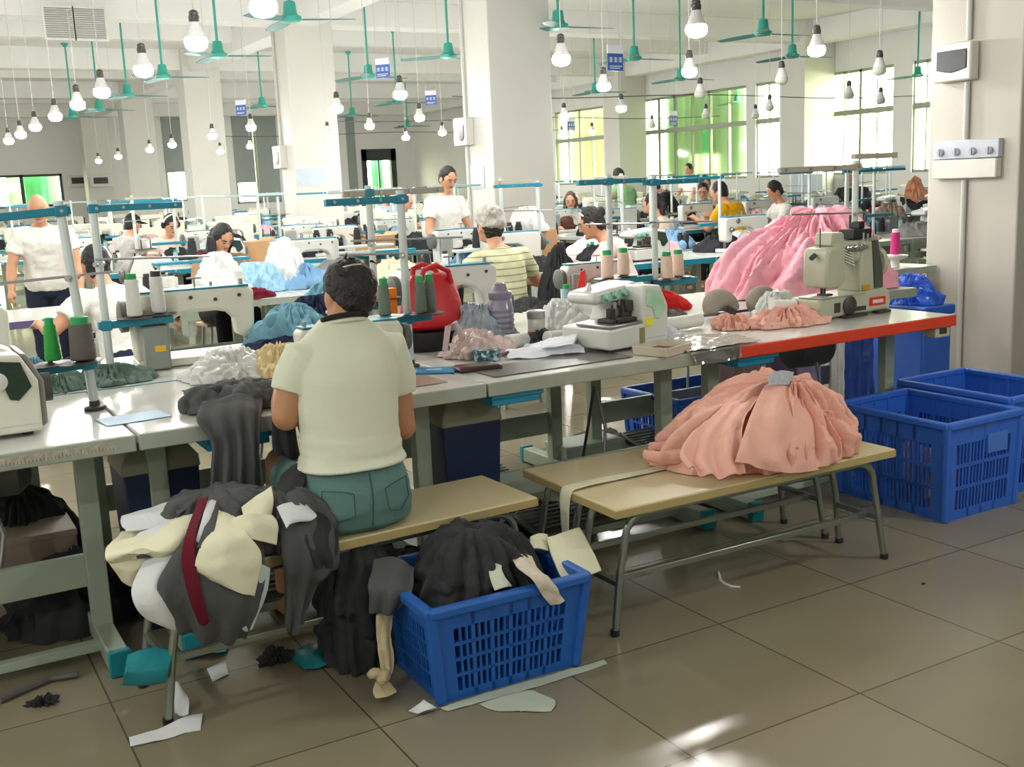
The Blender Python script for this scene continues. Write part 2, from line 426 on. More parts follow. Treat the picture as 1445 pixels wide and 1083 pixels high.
# ---- beams under the slab
for y in (4.5, 11.35, 18.4, 25.5, 32.65, 39.8): struct(MB().bb((-6, y+.1, 4.25), (WX, y+.55, CZ)).build('beam', ceilm, smooth=0, bevel=.01))
for y in (8, 14.9, 21.9, 29.0, 36.2): struct(MB().bb((-6, y, 4.4), (WX, y+.3, CZ)).build('beam', ceilm, smooth=0, bevel=.01))
for x in (6.45, 18.5): struct(MB().bb((x, -5, 4.2), (x+.45, WY, CZ)).build('beam', ceilm, smooth=0, bevel=.01))
struct(MB().bb((.2, -5, 4.2), (.65, WY, CZ)).build('beam', ceilm, smooth=0, bevel=.01))
# louvre vent set in the underside of the beam
g = AZ(92, 6, 4.38); lv = empty('air_vent', (3.35, 18.2, 4.34), 'white louvred air grille set up at the ceiling', 'air vent')
fr = MB(); sl = MB()
for (x0, x1) in ((-.62, -.05), (.0, .62)):
    fr.bb((x0-.04, -.06, -.62), (x0, 0, .1)); fr.bb((x1, -.06, -.62), (x1+.04, 0, .1)); fr.bb((x0, -.06, .06), (x1, 0, .1)); fr.bb((x0, -.06, -.62), (x1, 0, -.58))
    for k in range(14): sl.box(((x0+x1)/2, -.03, -.55+k*.046), (x1-x0, .05, .008), Rx(.7))
fr.build('frame', mat('vent_white', (225, 225, 222), .5), lv); sl.build('louvre', mat('vent_slat', (190, 190, 188), .5), lv)
lv.location = (AY(104, 16, 18.3).x, 18.3, AY(104, 16, 18.3).z); lv.scale = (.70,)*3
# conduits on pillars
cond = mat('conduit_white', (196, 195, 190), .45, var=.03)
def conduit(x, y, z0, z1, r=.018):
    o = MB().tube([(x, y, z0), (x, y, z1)], r, 10).build('conduit', cond); return o
PXF = 6.304
def on(px, py): return AX(px, py, PXF)
p = on(1366, 160)
for z0, z1, lab in ((0.03, 1.33, 'vertical white cable conduit below the switch panel of the near pillar'), (1.60, 1.965, 'short white conduit between breaker box and switch panel on the near pillar'), (2.23, 4.2, 'white conduit rising from the breaker box to the beam on the near pillar')):
    tag(conduit(PXF-.02, 4.85, z0, z1), lab, 'conduit')
# breaker box on near pillar
bx = empty('breaker_box', (PXF, 4.925, 2.097), 'white plastic breaker box with dark window on the near pillar', 'breaker box')
w_, h_, d_ = .29, .245, .085
whp = mat('white_plastic', (214, 213, 206), .35, var=.02)
MB().prism([(-w_/2, -h_/2), (w_/2, -h_/2), (w_/2, h_/2), (-w_/2, h_/2)], -d_, 0, Rz(-PI/2)).build('housing', whp, bx, bevel=.012)
wn = [(-.115, -.045), (-.05, -.06), (0, -.068), (.05, -.06), (.115, -.045), (.115, .075), (-.115, .075)]
MB().prism(wn, -d_-.008, -d_+.004, Rz(-PI/2)).build('smoked_window', mat('smoked_plastic', (44, 50, 52), .34, var=0, spec=.3), bx, bevel=.003)
# switch panel: four rotary regulators over a blank cover
sp_ = empty('switch_panel', (PXF, 4.83, 1.468), 'wide white panel of four rotary fan regulators on the near pillar', 'switch panel')
MB().prism([(-.245, -.125), (.245, -.125), (.245, .0), (-.245, .0)], -.06, 0, Rz(-PI/2)).build('lower_cover', whp, sp_, bevel=.008)
MB().prism([(-.25, .004), (.25, .004), (.25, .125), (-.25, .125)], -.045, 0, Rz(-PI/2)).build('regulator_plate', mat('bluish_plastic', (188, 194, 204), .35, var=.02), sp_, bevel=.006)
for k in range(4):
    y = .19-k*.125
    kb = MB(); kb.lathe([(.026, -.045), (.026, -.058), (.02, -.066)], (0, 0, 0), 18, M=Rz(PI/2) @ Rx(PI/2)); kb.box((-.068, 0, 0), (.012, .01, .046))
    kb.v = [(q[0] if q[0] < 0 else -q[0], q[1]+y, q[2]+.05) for q in kb.v]
    kb.build('knob', mat('knob_grey', (170, 176, 188), .4), sp_)
# breaker box + pipe on the middle pillar and on the far ones
def small_box(px, py, x, label, s=1.0):
    q = AX(px, py, x); r = empty('breaker_box', q, label, 'breaker box')
    MB().prism([(-.15*s, -.15*s), (.15*s, -.15*s), (.15*s, .15*s), (-.15*s, .15*s)], -.1*s, 0, Rz(-PI/2)).build('housing', whp, r, bevel=.012)
    MB().prism([(-.0*s, -.1*s), (.06*s, -.1*s), (.1*s, -.06*s), (.1*s, .07*s), (-.03*s, .07*s)], -.108*s, -.09*s, Rz(-PI/2)).build('smoked_window', mat('smoked_plastic', (52, 58, 60), .12), r)
    return r, q
r, q = small_box(660, 186, 6.304, 'small white breaker box on the side of the big middle pillar', 1.1)
tag(conduit(6.29, q.y-.0, q.z+.17, 4.2, .02), 'white conduit above the breaker box of the middle pillar', 'conduit')
tag(conduit(6.29, q.y-.0, .9, q.z-.17, .02), 'white conduit below the breaker box of the middle pillar', 'conduit')
r, q = small_box(400, 222, 6.304, 'white breaker box on the side of the pillar in the second bay', 1.3)
tag(conduit(6.28, q.y, q.z+.2, 4.2, .03), 'white pipe up the side of the pillar in the second bay', 'conduit')
for px, py, Y, lab in ((112, 256, WY, 'white meter box with dark window on the far wall'), (143, 256, 39.75, 'white meter box with dark window on the farthest pillar')):
    q = AY(px, py, Y); r = empty('meter_box', q, lab, 'meter box')
    MB().bb((-.36, -.12, -.2), (.36, 0, .2)).build('housing', whp, r, bevel=.02); MB().bb((-.27, -.135, -.08), (.2, -.11, .13)).build('smoked_window', mat('smoked_plastic', (52, 58, 60), .12), r)
# faint notices pasted on pillars
note = mat('pale_blue_notice', (196, 208, 222), .6, var=.08, vscale=20)
for q, sx, sz, lab, ax in ((AX(672, 250, 6.304), .42, .26, 'pale blue paper notice on the side of the middle pillar', 'x'), (AY(440, 250, 18.33), .55, .3, 'faint pale blue notice on the front of the second bay pillar', 'y'), (AX(1140, 262, 18.25), .9, .5, 'white paper notice on the window pillar', 'x')):
    n = MB()
    if ax == 'x': n.box((q.x-.006, q.y, q.z), (.006, sx, sz))
    else: n.box((q.x, q.y-.006, q.z), (sx, .006, sz))
    tag(n.build('notice_sign', note, smooth=0), lab, 'notice')
# ---- outside: pale paving, green netting on scaffold, neighbouring wall
out = mat('outside_render', (196, 204, 168), .9, var=.1, vscale=.4)
struct(MB().bb((WX+.4, -20, -4.2), (60, 70, -4)).build('outside_ground', out, smooth=0))
struct(MB().bb((-6, WY+.4, -.2), (WX+.4, 60, -.02)).build('outside_terrace', out, smooth=0))
net = mat('green_debris_netting', (62, 176, 120), .9, var=.25, vscale=1.2)
netd = mat('green_curtain', (112, 226, 172), .9, var=.1, vscale=2)
pale = mat('pale_green_netting', (196, 240, 212), .9, var=.2, vscale=.8)
def hang(name, x, y0, y1, z0_, z1, m, lab, cat='netting', amp=.05):
    g = MB(); n = 40; vs = []; z0 = -3.98
    for i in range(n+1):
        for j in range(9):
            y = y0+(y1-y0)*i/n; z = z0+(z1-z0)*j/8; vs.append((x+amp*math.sin(y*9)+.06*noise.noise(V((y*2, z, 3))), y, z))
    g.add(vs, [(i*9+j, (i+1)*9+j, (i+1)*9+j+1, i*9+j+1) for i in range(n) for j in range(8)])
    return tag(g.build(name, m, solid=.01), lab, cat)
hang('hanging_netting', WX+.55, wy(1030)+.0, wy(918), .6, 4.6, pale, 'pale green netting hung outside the widest window')
hang('hanging_netting', WX+.5, wy(983), wy(973), .6, 2.6, netd, 'bright green strip of netting low outside the widest window')
hang('hanging_netting', WX+.9, wy(852), wy(776), .2, 4.6, mat('yellow_green_netting', (246, 248, 216), .9, var=.1, vscale=1), 'yellow green sheeting outside the window behind the middle pillar')
hang('hanging_netting', WX+.6, wy(1320), wy(1296), .6, 3.0, pale, 'pale green netting outside the narrow window beside the near pillar')
def hang_y(y, x0, x1, z0, z1, m, lab):
    g = MB(); n = 30; vs = []
    for i in range(n+1):
        for j in range(5): x = x0+(x1-x0)*i/n; vs.append((x, y+.05*math.sin(x*11), (z1-0)*j/4))
    g.add(vs, [(i*5+j, (i+1)*5+j, (i+1)*5+j+1, i*5+j+1) for i in range(n) for j in range(4)])
    return tag(g.build('hanging_netting', m, solid=.01), lab, 'netting')
hang_y(WY+.7, fx(38, 265).x, fx(72, 265).x, .6, 4, netd, 'bright green sheeting outside the far wall window by the corner')
hang_y(WY+1.2, fx(15, 265).x, fx(90, 265).x, .6, 4, pale, 'pale green sheeting behind the bright green sheeting outside')
hang_y(WY+.8, fx(535, 250).x, fx(551, 250).x, 0, 2.6, netd, 'green sheeting seen through the dark framed far door')
hang_y(WY+1.5, fx(228, 250).x, fx(252, 250).x, 0, 2.6, pale, 'pale green sheeting outside the half covered far window')
# ---- daylight
w = bpy.data.worlds.new('daylight'); SC.world = w; w.use_nodes = True; nt = w.node_tree
bg = nt.nodes['Background']; bg.inputs[0].default_value = (1.0, 1.0, .93, 1); bg.inputs[1].default_value = 40
# ---- camera
cam = bpy.data.cameras.new('camera'); co = bpy.data.objects.new('camera', cam); COL.objects.link(co)
cam.sensor_fit = 'HORIZONTAL'; cam.sensor_width = 36; cam.lens = FOC*36/1445; cam.clip_end = 200; cam.clip_start = .05
Mx = Matrix((( _r.x, -_d.x, -_f.x, 0), (_r.y, -_d.y, -_f.y, 0), (_r.z, -_d.z, -_f.z, CAMZ), (0, 0, 0, 1)))
co.matrix_world = Mx; SC.camera = co
vs_ = SC.view_settings; vs_.view_transform = 'Standard'; vs_.look = 'None'; vs_.exposure = -.8; vs_.gamma = 1; vs_.use_curve_mapping = False
SC.cycles.use_denoising = True; SC.cycles.max_bounces = 8; SC.cycles.diffuse_bounces = 5; SC.cycles.sample_clamp_indirect = 4; SC.cycles.caustics_reflective = False; SC.cycles.caustics_refractive = False
# ================================================================== hanging bulbs, fans, signs
globe_m = mat('bulb_glow', (255, 253, 246), .4, var=0, emit=760)
housing_m = mat('bulb_housing', (225, 226, 226), .35, var=0)
socket_m = mat('bulb_socket', (60, 60, 58), .4, var=0)
wire_m = mat('lamp_wire', (200, 200, 200), .5, var=0)
offglobe = mat('bulb_off', (196, 204, 190), .3, var=0)
GLOBE = [(.012, -.014), (.040, -.008), (.058, .008), (.064, .032), (.058, .056)]
HOUS = [(.058, .056), (.048, .082), (.036, .112), (.027, .14)]
SOCK = [(.026, .138), (.03, .145), (.031, .17), (.026, .176), (.027, .19), (.02, .2), (.008, .206)]
def make_bulb(name, gm, label):
    r = empty(name, (0, 0, 0), label, 'light bulb')
    MB().lathe(GLOBE, n=12).build('globe', gm, r); MB().lathe(HOUS, n=12).build('housing', housing_m, r)
    MB().lathe(SOCK, n=12).build('socket', socket_m, r); MB().tube([(0, 0, .2), (0, 0, 2.35)], .0035, 5).build('wire', wire_m, r)
    return r
LIT = make_bulb('hanging_bulb', globe_m, 'x'); OFF = make_bulb('unlit_bulb', offglobe, 'x')
BZ = 2.25
rows = [('over the woman on the bench', 1.64, [5.03, 6.25, 7.64, 9.2, 10.4, 11.8, 13.4, 14.85, 16.26]),
        ('just before the pillar line', 4.29, [5.18, 6.65, 9.4, 11.0, 14.05, 15.93, 18.42, 20.12, 23.05, 25.3]),
        ('close along the pillar line', 5.95, [5.86, 7.28, 8.52, 12.5, 14.09, 15.71, 19.64, 21.63]),
        ('beyond the pillar line', 8.08, [11.2, 12.5, 16.15, 17.57, 21.2]),
        ('out toward the window wall', 11.5, [16.87, 17.89])]
used = False
for desc, x, ys in rows:
    for i, y in enumerate(ys):
        lab = '%s lit bulb back from the camera, row %s' % (ORD[i], desc)
        if not used: LIT.location = (x, y, BZ); LIT['label'] = lab; LIT['group'] = 'lit hanging bulbs'; used = True
        else: dup(LIT, (x, y, BZ), label=lab, group='lit hanging bulbs')
# unseen fill bulbs added beside the camera and behind pillars to brighten the hall
for x, y in ((1.64, -1.0), (4.29, -.6), (4.29, 1.4), (-1.2, 1.0), (-1.2, 3.0), (-1.2, 5.6), (-1.2, 8.4), (-1.2, 11), (-1.2, 13.6), (-1.2, 16.2), (-1.2, 18.8), (-1.2, 21.4), (-1.2, 24), (-1.2, 27), (-1.2, 30), (-1.2, 33), (-1.2, 36), (-1.2, 39), (.6, 36), (.6, 30), (.6, 24),
             (8.4, 14.4), (9.4, 16), (10.5, 18), (11.7, 20), (12.9, 22), (14.1, 24), (15.2, 26), (16.4, 28), (17.5, 30), (7.5, 20.3), (8.2, 22.2), (8.9, 24.3), (10, 27), (11.1, 30), (12.2, 33), (13.3, 36), (14.4, 39), (7.3, 27.6), (7.9, 30), (8.7, 33), (9.5, 36), (10.3, 39), (13.2, 9.8), (16.4, 12), (18, 13.6)):
    dup(LIT, (x, y, BZ), label='lit bulb of the rows beside and behind the camera' if y < 5 else 'lit bulb of the far rows, hidden among the pillars', group='lit hanging bulbs out of sight')
offpx = [(1241, 93), (1103, 107), (1198, 130), (1243, 138), (988, 128), (996, 160), (1086, 148), (1066, 160), (920, 174)]
nm = ['big unlit bulb in front of the bright window next to the near pillar', 'unlit bulb hanging before the window wall pillar', 'unlit bulb before the bright window, on the long wire',
      'small unlit bulb low before the bright window', 'unlit bulb before the green netting window, topmost there', 'unlit bulb before the green netting, under the topmost one',
      'unlit bulb before the narrow window beside the window pillar', 'small unlit bulb before the bare pier of the window wall', 'unlit bulb before the edge of the netting window by the pale column']
for i, (a, c) in enumerate(offpx):
    q = AZ(a, c, 2.32); q.z = BZ
    if i == 0: OFF.location = q; OFF['label'] = nm[0]; OFF['group'] = 'unlit hanging bulbs'
    else: dup(OFF, q, label=nm[i], group='unlit hanging bulbs')
# ---- fans
fan_m = mat('fan_teal', (48, 158, 140), .4, var=.04); blade_m = mat('fan_blade', (78, 132, 128), .5, metal=.0, var=.05)
def make_fan():
    r = empty('ceiling_fan', (0, 0, 0), 'x', 'ceiling fan')
    MB().tube([(0, 0, .1), (0, 0, 1.48)], .017, 8).build('rod', fan_m, r)
    MB().lathe([(.05, -.07), (.10, -.06), (.115, -.035), (.115, -.01), (.085, .0), (.07, .03), (.062, .12), (.055, .14), (.02, .15)], n=20).build('motor', fan_m, r)
    MB().lathe([(.03, 1.38), (.07, 1.44), (.075, 1.49)], n=14).build('canopy', fan_m, r)
    for k in range(3):
        a = 2*PI*k/3; b = MB(); n = 8; vs = []
        for i in range(n+1):
            u = i/n; x = .12+.55*u; w = .045+.02*math.sin(u*PI) ; tw = .28-.12*u; z = -.045-.018*u
            for s, dz in ((-1, 0), (1, 0), (1, .006), (-1, .006)):
                vs.append(Rz(a) @ V((x, s*w, z + s*w*math.sin(tw)+dz)))
        fs = []
        for i in range(n):
            for j in range(4): fs.append((i*4+j, i*4+(j+1) % 4, (i+1)*4+(j+1) % 4, (i+1)*4+j))
        fs += [(3, 2, 1, 0), (n*4, n*4+1, n*4+2, n*4+3)]
        b.add(vs, fs); b.build('blade', blade_m, r)
    return r
FAN = make_fan(); fz = 3.24
fans = [((410, 28), .0), ((308, 79), .1), ((230, 109), .15), ((180, 135), .35), ((140, 155), .4), ((103, 165), .4),
        ((788, 38), .25), ((633, 80), -1.1), ((520, 108), .5), ((370, 150), .45), ((497, 163), .45),
        ((895, 83), .35), ((840, 130), .15), ((1077, 48), .28), ((1118, 80), .2), ((960, 112), .25), ((1040, 145), .05), ((1295, 107), .25), ((560, 145), .3), ((575, 178), .2)]
fd = ['top of the view beside the big bulb'] 
FROW = {0: 'the fan row nearest the camera side', 1: 'the fan row along the pillar line', 2: 'the fan row past the pillar line', 3: 'the fan row toward the windows', 4: 'the fan row along the windows'}
cnt = {}
items = []
for (px, a) in fans:
    q = AZ(px[0], px[1], 3.2); ri = min(4, max(0, round((q.x-4)/3.05))); items.append((ri, q.y, q, a))
items.sort(key=lambda t: (t[0], t[1])); used = False
for ri, yy, q, a in items:
    i = cnt.get(ri, 0); cnt[ri] = i+1
    lab = 'teal ceiling fan, %s in %s' % (ORD[i], FROW[ri]); q = V((q.x, q.y, fz))
    # blades turned so that one points the way the photo shows
    if not used: FAN.location = q; FAN.rotation_euler = (0, 0, a-.5); FAN['label'] = lab; FAN['group'] = 'teal ceiling fans'; used = True
    else: dup(FAN, q, a-.5, lab, 'teal ceiling fans')
# ---- hanging blue signs with a white band
sblue = mat('sign_blue', (52, 92, 168), .4, var=.02); swhite = mat('sign_white', (226, 230, 236), .4, var=.02)
for i, (px, py, Y, lab) in enumerate(((868, 82, 10.5, 'blue and white line sign hanging near the fan before the window side'), (540, 96, 15.5, 'blue and white line sign beside the fan between the two big pillars'), (608, 138, 20.5, 'small blue and white line sign hung far back between the pillars'),
                                      (806, 175, 21, 'small blue line sign hanging before the yellow green window'), (950, 167, 17.5, 'small blue sign hanging before the netting window'), (340, 152, 21.5, 'small blue and white sign by the fan before the grey blinds'))):
    q = AY(px, py, Y); s = empty('line_sign', q, lab, 'hanging sign', rz=[.1, -.9, -.7, .2, .2, -.9][i])
    MB().bb((-.115, -.008, -.14), (.115, .008, .14)).build('board', sblue, s, bevel=.003)
    w = MB(); w.bb((-.116, -.011, .05), (.116, .011, .141)); w.build('white_band', swhite, s)
    t = MB()
    for k in range(3):      # white characters, too blurred to read, three to the line
        cx = -.07+k*.07
        for dz in (-.02, .0, .02): t.bb((cx-.024, -.012, -.02+dz-.004), (cx+.024, .012, -.02+dz+.004))
        t.bb((cx-.004, -.012, -.045), (cx+.004, .012, .012))
    t.bb((-.09, -.012, -.095), (.09, .012, -.085)); t.bb((-.09, -.012, -.118), (.06, .012, -.108))
    t.build('lettering', swhite, s, smooth=0)
    MB().tube([(-.1, 0, .14), (-.1, 0, 4.5-q.z)], .003, 5).tube([(.1, 0, .14), (.1, 0, 4.5-q.z)], .003, 5).build('wire', wire_m, s)
# light cable runs strung below the beams
for i, (y, z, lab) in enumerate(((14.6, 2.72, 'thin dark cable strung across the hall behind the middle pillar'), (20.2, 2.75, 'thin dark cable strung across the hall in the second bay'), (27, 2.85, 'thin dark cable strung across the hall far back'))):
    tag(MB().tube([(7.5 + k*.9, y, z-.03*math.sin(k*.9)) for k in range(12)], .008, 6).build('hanging_cable', mat('dark_cable', (90, 88, 84), .6), smooth=60), lab, 'cable')
# ================================================================== people
skin = mat('skin', (196, 146, 116), .5, var=.05, vscale=9, spec=.35)
skin2 = mat('skin_tan', (180, 132, 98), .5, var=.05, vscale=9, spec=.35)
hair_m = mat('black_hair', (20, 17, 16), .6, var=.25, vscale=45, bump=.5, bscale=90)
brown_hair = mat('brown_hair', (70, 46, 36), .45, var=.25, vscale=45, bump=.5, bscale=90)
eye_m = mat('eye_dark', (30, 24, 22), .25, var=0); lip_m = mat('lips', (150, 84, 76), .45, var=0)
CR = dict(bump=.25, bscale=26, rough=.85)
def cloth(name, col, **k):
    d = dict(rough=.88, var=.07, vscale=9, bump=.22, bscale=34, spec=.2); d.update(k); return mat(name, col, **d)
def ik(a, c, l1, l2, pole):
    d = c-a; L = min(d.length, (l1+l2)*.995); d.normalize(); x = (l1*l1-l2*l2+L*L)/(2*L); h = math.sqrt(max(0, l1*l1-x*x))
    p = (pole - d*pole.dot(d)).normalized(); return a+d*x+p*h, a+d*L
def hand(b, wrist, direction, palm_n, side, s=1.0, curl=.6):
    """palm, four unequal bent fingers and a thumb off the side"""
    d = direction.normalized(); n = (palm_n - d*palm_n.dot(d)).normalized(); x = d.cross(n)*side
    M = Matrix((x, d, n)).transposed()
    P = lambda q: wrist + M @ V(q)*s
    b.tube([P((0, -.01, 0)), P((0, .03, 0)), P((.0, .075, 0))], [.024*s, .034*s, .033*s], 10)
    b.ell(P((0, .05, 0)), (.038*s, .048*s, .017*s), 12, 8, M)
    for k, (fx_, L, r) in enumerate(((-.031, .062, .0078), (-.0105, .078, .0085), (.0105, .084, .0088), (.031, .074, .0085))):
        a = P((fx_, .078, 0)); q1 = P((fx_*1.08, .078+L*.45*math.cos(curl*.5), -L*.45*math.sin(curl*.5)))
        q2 = P((fx_*1.1, .078+L*.45*math.cos(curl*.5)+L*.32*math.cos(curl*1.2), -L*.45*math.sin(curl*.5)-L*.32*math.sin(curl*1.2)))
        q3 = P((fx_*1.1, .078+L*.45*math.cos(curl*.5)+L*.32*math.cos(curl*1.2)+L*.25*math.cos(curl*1.9), -L*.45*math.sin(curl*.5)-L*.32*math.sin(curl*1.2)-L*.25*math.sin(curl*1.9)))
        b.tube([a, q1, q2, q3], [r*s*1.05, r*s, r*s*.95, r*s*.7], 8)
    b.tube([P((.03, .02, -.004)), P((.052, .045, -.014)), P((.058, .075, -.024)), P((.052, .095, -.03))], [.013*s, .0115*s, .010*s, .007*s], 8)
def rings_torso(P, s, up, rows, n=20, grow=0.0):
    x = V((1, 0, 0)); out = []
    for t, w, d, off in rows:
        c = P + s*t + up*off; w += grow; d += grow
        out.append([c + x*(w*math.copysign(abs(math.cos(2*PI*k/n))**.85, math.cos(2*PI*k/n))) + up*(d*math.copysign(abs(math.sin(2*PI*k/n))**.85, math.sin(2*PI*k/n))) for k in range(n)])
    return out
def person(label, loc, yaw, seat=.44, lean=8, head=(0, 0), hands=((-.16, .42, .80), (.16, .42, .80)), shirt=None, trousers=None, sleeve='short', hair='short', hair_mat=None,
           sk=None, voxel=.012, scale=1.0, face=False, legs=None, twist=0, group=None, cap=None, stripes=False, vest=False, elbow_out=.6, shirt_name='shirt', fat=1.0, bottom='trousers', neckfwd=16, hem=-.04):
    sk = sk or skin; hm = hair_mat or hair_m
    root = empty('person', (loc[0], loc[1], 0), label, 'person', yaw, group, scale)
    standing = seat is None
    hz = .90 if standing else seat+.10
    P = V((0, 0, hz)); la = math.radians(lean); s = V((0, math.sin(la), math.cos(la))); fw = V((0, math.cos(la), -math.sin(la)))
    nb = P + s*.475; na = math.radians(lean+neckfwd); nd = V((0, math.sin(na), math.cos(na))); hc = nb + nd*.175
    hp, hy = math.radians(head[0]), math.radians(head[1])
    HM = Rz(hy) @ Rx(-hp)                      # head turn, then nod (positive = looking down)
    body = MB()
    T = [(-.12, .10, .085, 0), (-.07, .155*fat, .12*fat, -.01), (0, .172*fat, .125*fat, -.01), (.10, .150*fat, .105*fat, .0), (.2, .142*fat, .10*fat, 0), (.30, .158*fat, .108*fat, .0), (.38, .172*fat, .105*fat, -.005), (.43, .155*fat, .085, -.012), (.465, .10, .062, -.012), (.50, .055, .055, -.005)]
    body.loft(rings_torso(P, s, fw, T))
    body.tube([nb - s*.03, nb + nd*.05, hc - nd*.05], [.056, .050, .05], 12)
    hr = (.074, .092, .112)
    body.ell(hc, hr, 20, 14, HM); body.ell(hc + HM @ V((0, .022, -.055)), (.056, .062, .062), 16, 10, HM)
    body.ell(hc + HM @ V((0, .095, -.018)), (.014, .02, .018), 10, 8, HM); body.ell(hc + HM @ V((0, .088, .002)), (.010, .014, .026), 8, 6, HM)
    body.ell(hc + HM @ V((0, .072, -.085)), (.03, .026, .022), 10, 8, HM)
    for q in (-1, 1): body.ell(hc + HM @ V((q*.076, -.008, -.014)), (.010, .019, .032), 10, 8, HM)
    sh = [nb - s*.062 + V((q*.168*(.5+.5*fat), 0, 0)) - fw*.01 for q in (-1, 1)]
    arms = []
    for i, q in enumerate((-1, 1)):
        tgt = V(hands[i]); el, wr = ik(sh[i], tgt, .275, .245, V((q*elbow_out, -.35, -.8)))
        arms.append((sh[i], el, wr))
        body.tube([sh[i] + V((-q*.05, 0, .0)), sh[i], sh[i].lerp(el, .45), el], [.058, .060*fat, .049*fat, .040], 12); body.ell(el, (.042, .042, .042), 10, 8)
        body.tube([el, el.lerp(wr, .35), el.lerp(wr, .8), wr], [.041, .044, .031, .027], 12)
        d = (wr-el).normalized(); hand(body, wr, d + V((0, .15, -.12)), V((0, .2, .98)) if not standing else V((q, .2, .1)), q*-1 if not standing else -q, .92)
    L = []
    for i, q in enumerate((-1, 1)):
        hip = P + V((q*.088, 0, -.03))
        if legs: kn, an = V(legs[i][0]), V(legs[i][1])
        elif standing: kn, an = V((q*.095, .03, .47)), V((q*.10, -.02, .08))
        else: kn, an = V((q*.14, .43, hz-.03)), V((q*.13, .42, .09))
        L.append((hip, kn, an))
        body.tube([hip, hip.lerp(kn, .4), kn.lerp(hip, .06)], [.088*fat, .080*fat, .056], 14); body.ell(kn, (.055, .055, .058), 12, 8)
        body.tube([kn, kn.lerp(an, .3), kn.lerp(an, .75), an], [.053, .056, .040, .034], 12)
        b0 = an + V((0, -.03, -.045)); body.tube([b0, an + V((0, .06, -.05)), an + V((q*.01, .14, -.062)), an + V((q*.012, .19, -.066))], [.03, .036, .034, .02], 10)
    bo = organic('body', sk, body, root, voxel, 3)
    # clothes
    if shirt is not None:
        b = MB(); rows = [(hem, .168*fat, .128*fat, -.008), (0.02, .172*fat, .128*fat, -.005), (.10, .156*fat, .112*fat, .0), (.2, .150*fat, .106*fat, 0), (.30, .165*fat, .113*fat, .0), (.38, .178*fat, .110*fat, -.005), (.43, .160*fat, .090, -.012), (.465, .108, .068, -.012), (.482, .068, .062, -.008)]
        b.loft(rings_torso(P, s, fw, rows, grow=.008))
        if not vest:
            for i, q in enumerate((-1, 1)):
                a, e, wv = arms[i]; k = .62 if sleeve == 'short' else 1.0
                b.tube([a + V((-q*.07, 0, .004)), a, a.lerp(e, k*.5), a.lerp(e, k)], [.062, .073*fat, .068*fat, .066 if sleeve == 'short' else .055], 14)
                if sleeve == 'long': b.ell(e, (.056,)*3, 10, 8); b.tube([e, e.lerp(wv, .5), e.lerp(wv, .96)], [.055, .05, .04], 12)
        organic(shirt_name, shirt, b, root, voxel, 3, dis=.010, dscale=11)
    if trousers is not None:
        b = MB(); rows = [(-.13, .11, .10, 0), (-.08, .168*fat, .135*fat, -.01), (0, .182*fat, .136*fat, -.012), (.05, .172*fat, .126*fat, -.008), (.085, .162*fat, .118*fat, -.004)]
        b.loft(rings_torso(P, s, fw, rows))
        for hip, kn, an in L:
            k = .96
            b.tube([hip, hip.lerp(kn, .45), kn.lerp(hip, .04)], [.098*fat, .090*fat, .07], 14); b.ell(kn, (.068,)*3, 10, 8)
            if bottom == 'trousers': b.tube([kn, kn.lerp(an, .4), kn.lerp(an, .93)], [.067, .066, .052], 12)
        organic(bottom, trousers, b, root, voxel, 3, dis=.008, dscale=11)
    # hair / headgear
    H = lambda q: hc + HM @ V(q)
    if hair:
        b = MB(); b.ell(H((0, -.017, .018)), (.082, .094, .108), 22, 14, HM)
        if hair in ('short', 'crop'): b.ell(H((0, -.045, -.03)), (.070, .058, .07), 16, 10, HM)
        if hair == 'bun': b.ell(H((0, -.045, -.03)), (.068, .056, .066), 16, 10, HM); b.ell(H((.0, -.10, .045)), (.042, .036, .04), 14, 10, HM)
        if hair == 'tail': b.tube([H((0, -.09, .03)), H((0, -.125, -.02)), H((0, -.12, -.13)), H((0, -.10, -.2))], [.03, .034, .028, .012], 12)
        if hair == 'long':
            b.tube([H((0, -.05, .0)), H((0, -.07, -.10)), H((.0, -.07, -.22)), H((0, -.06, -.32))], [.085, .085, .07, .03], 14)
            for q in (-1, 1): b.tube([H((q*.06, -.01, .03)), H((q*.078, 0, -.06)), H((q*.075, 0, -.18)), H((q*.06, .0, -.27))], [.035, .03, .026, .012], 10)
        organic('hair', hm, b, root, voxel*.8, 2, dis=.006, dscale=40)
    if cap: cap(root, H, HM)
    if face:
        for q in (-1, 1):
            MB().ell(H((q*.030, .083, .008)), (.012, .006, .006), 10, 6, HM).build('eye', eye_m, root)
            MB().tube([H((q*.014, .091, .03)), H((q*.032, .088, .035)), H((q*.05, .074, .03))], .004, 6).build('eyebrow', hm, root)
        MB().ell(H((0, .085, -.052)), (.022, .007, .006), 10, 6, HM).build('mouth', lip_m, root)
    return root, H, HM, (P, s, fw, nb)
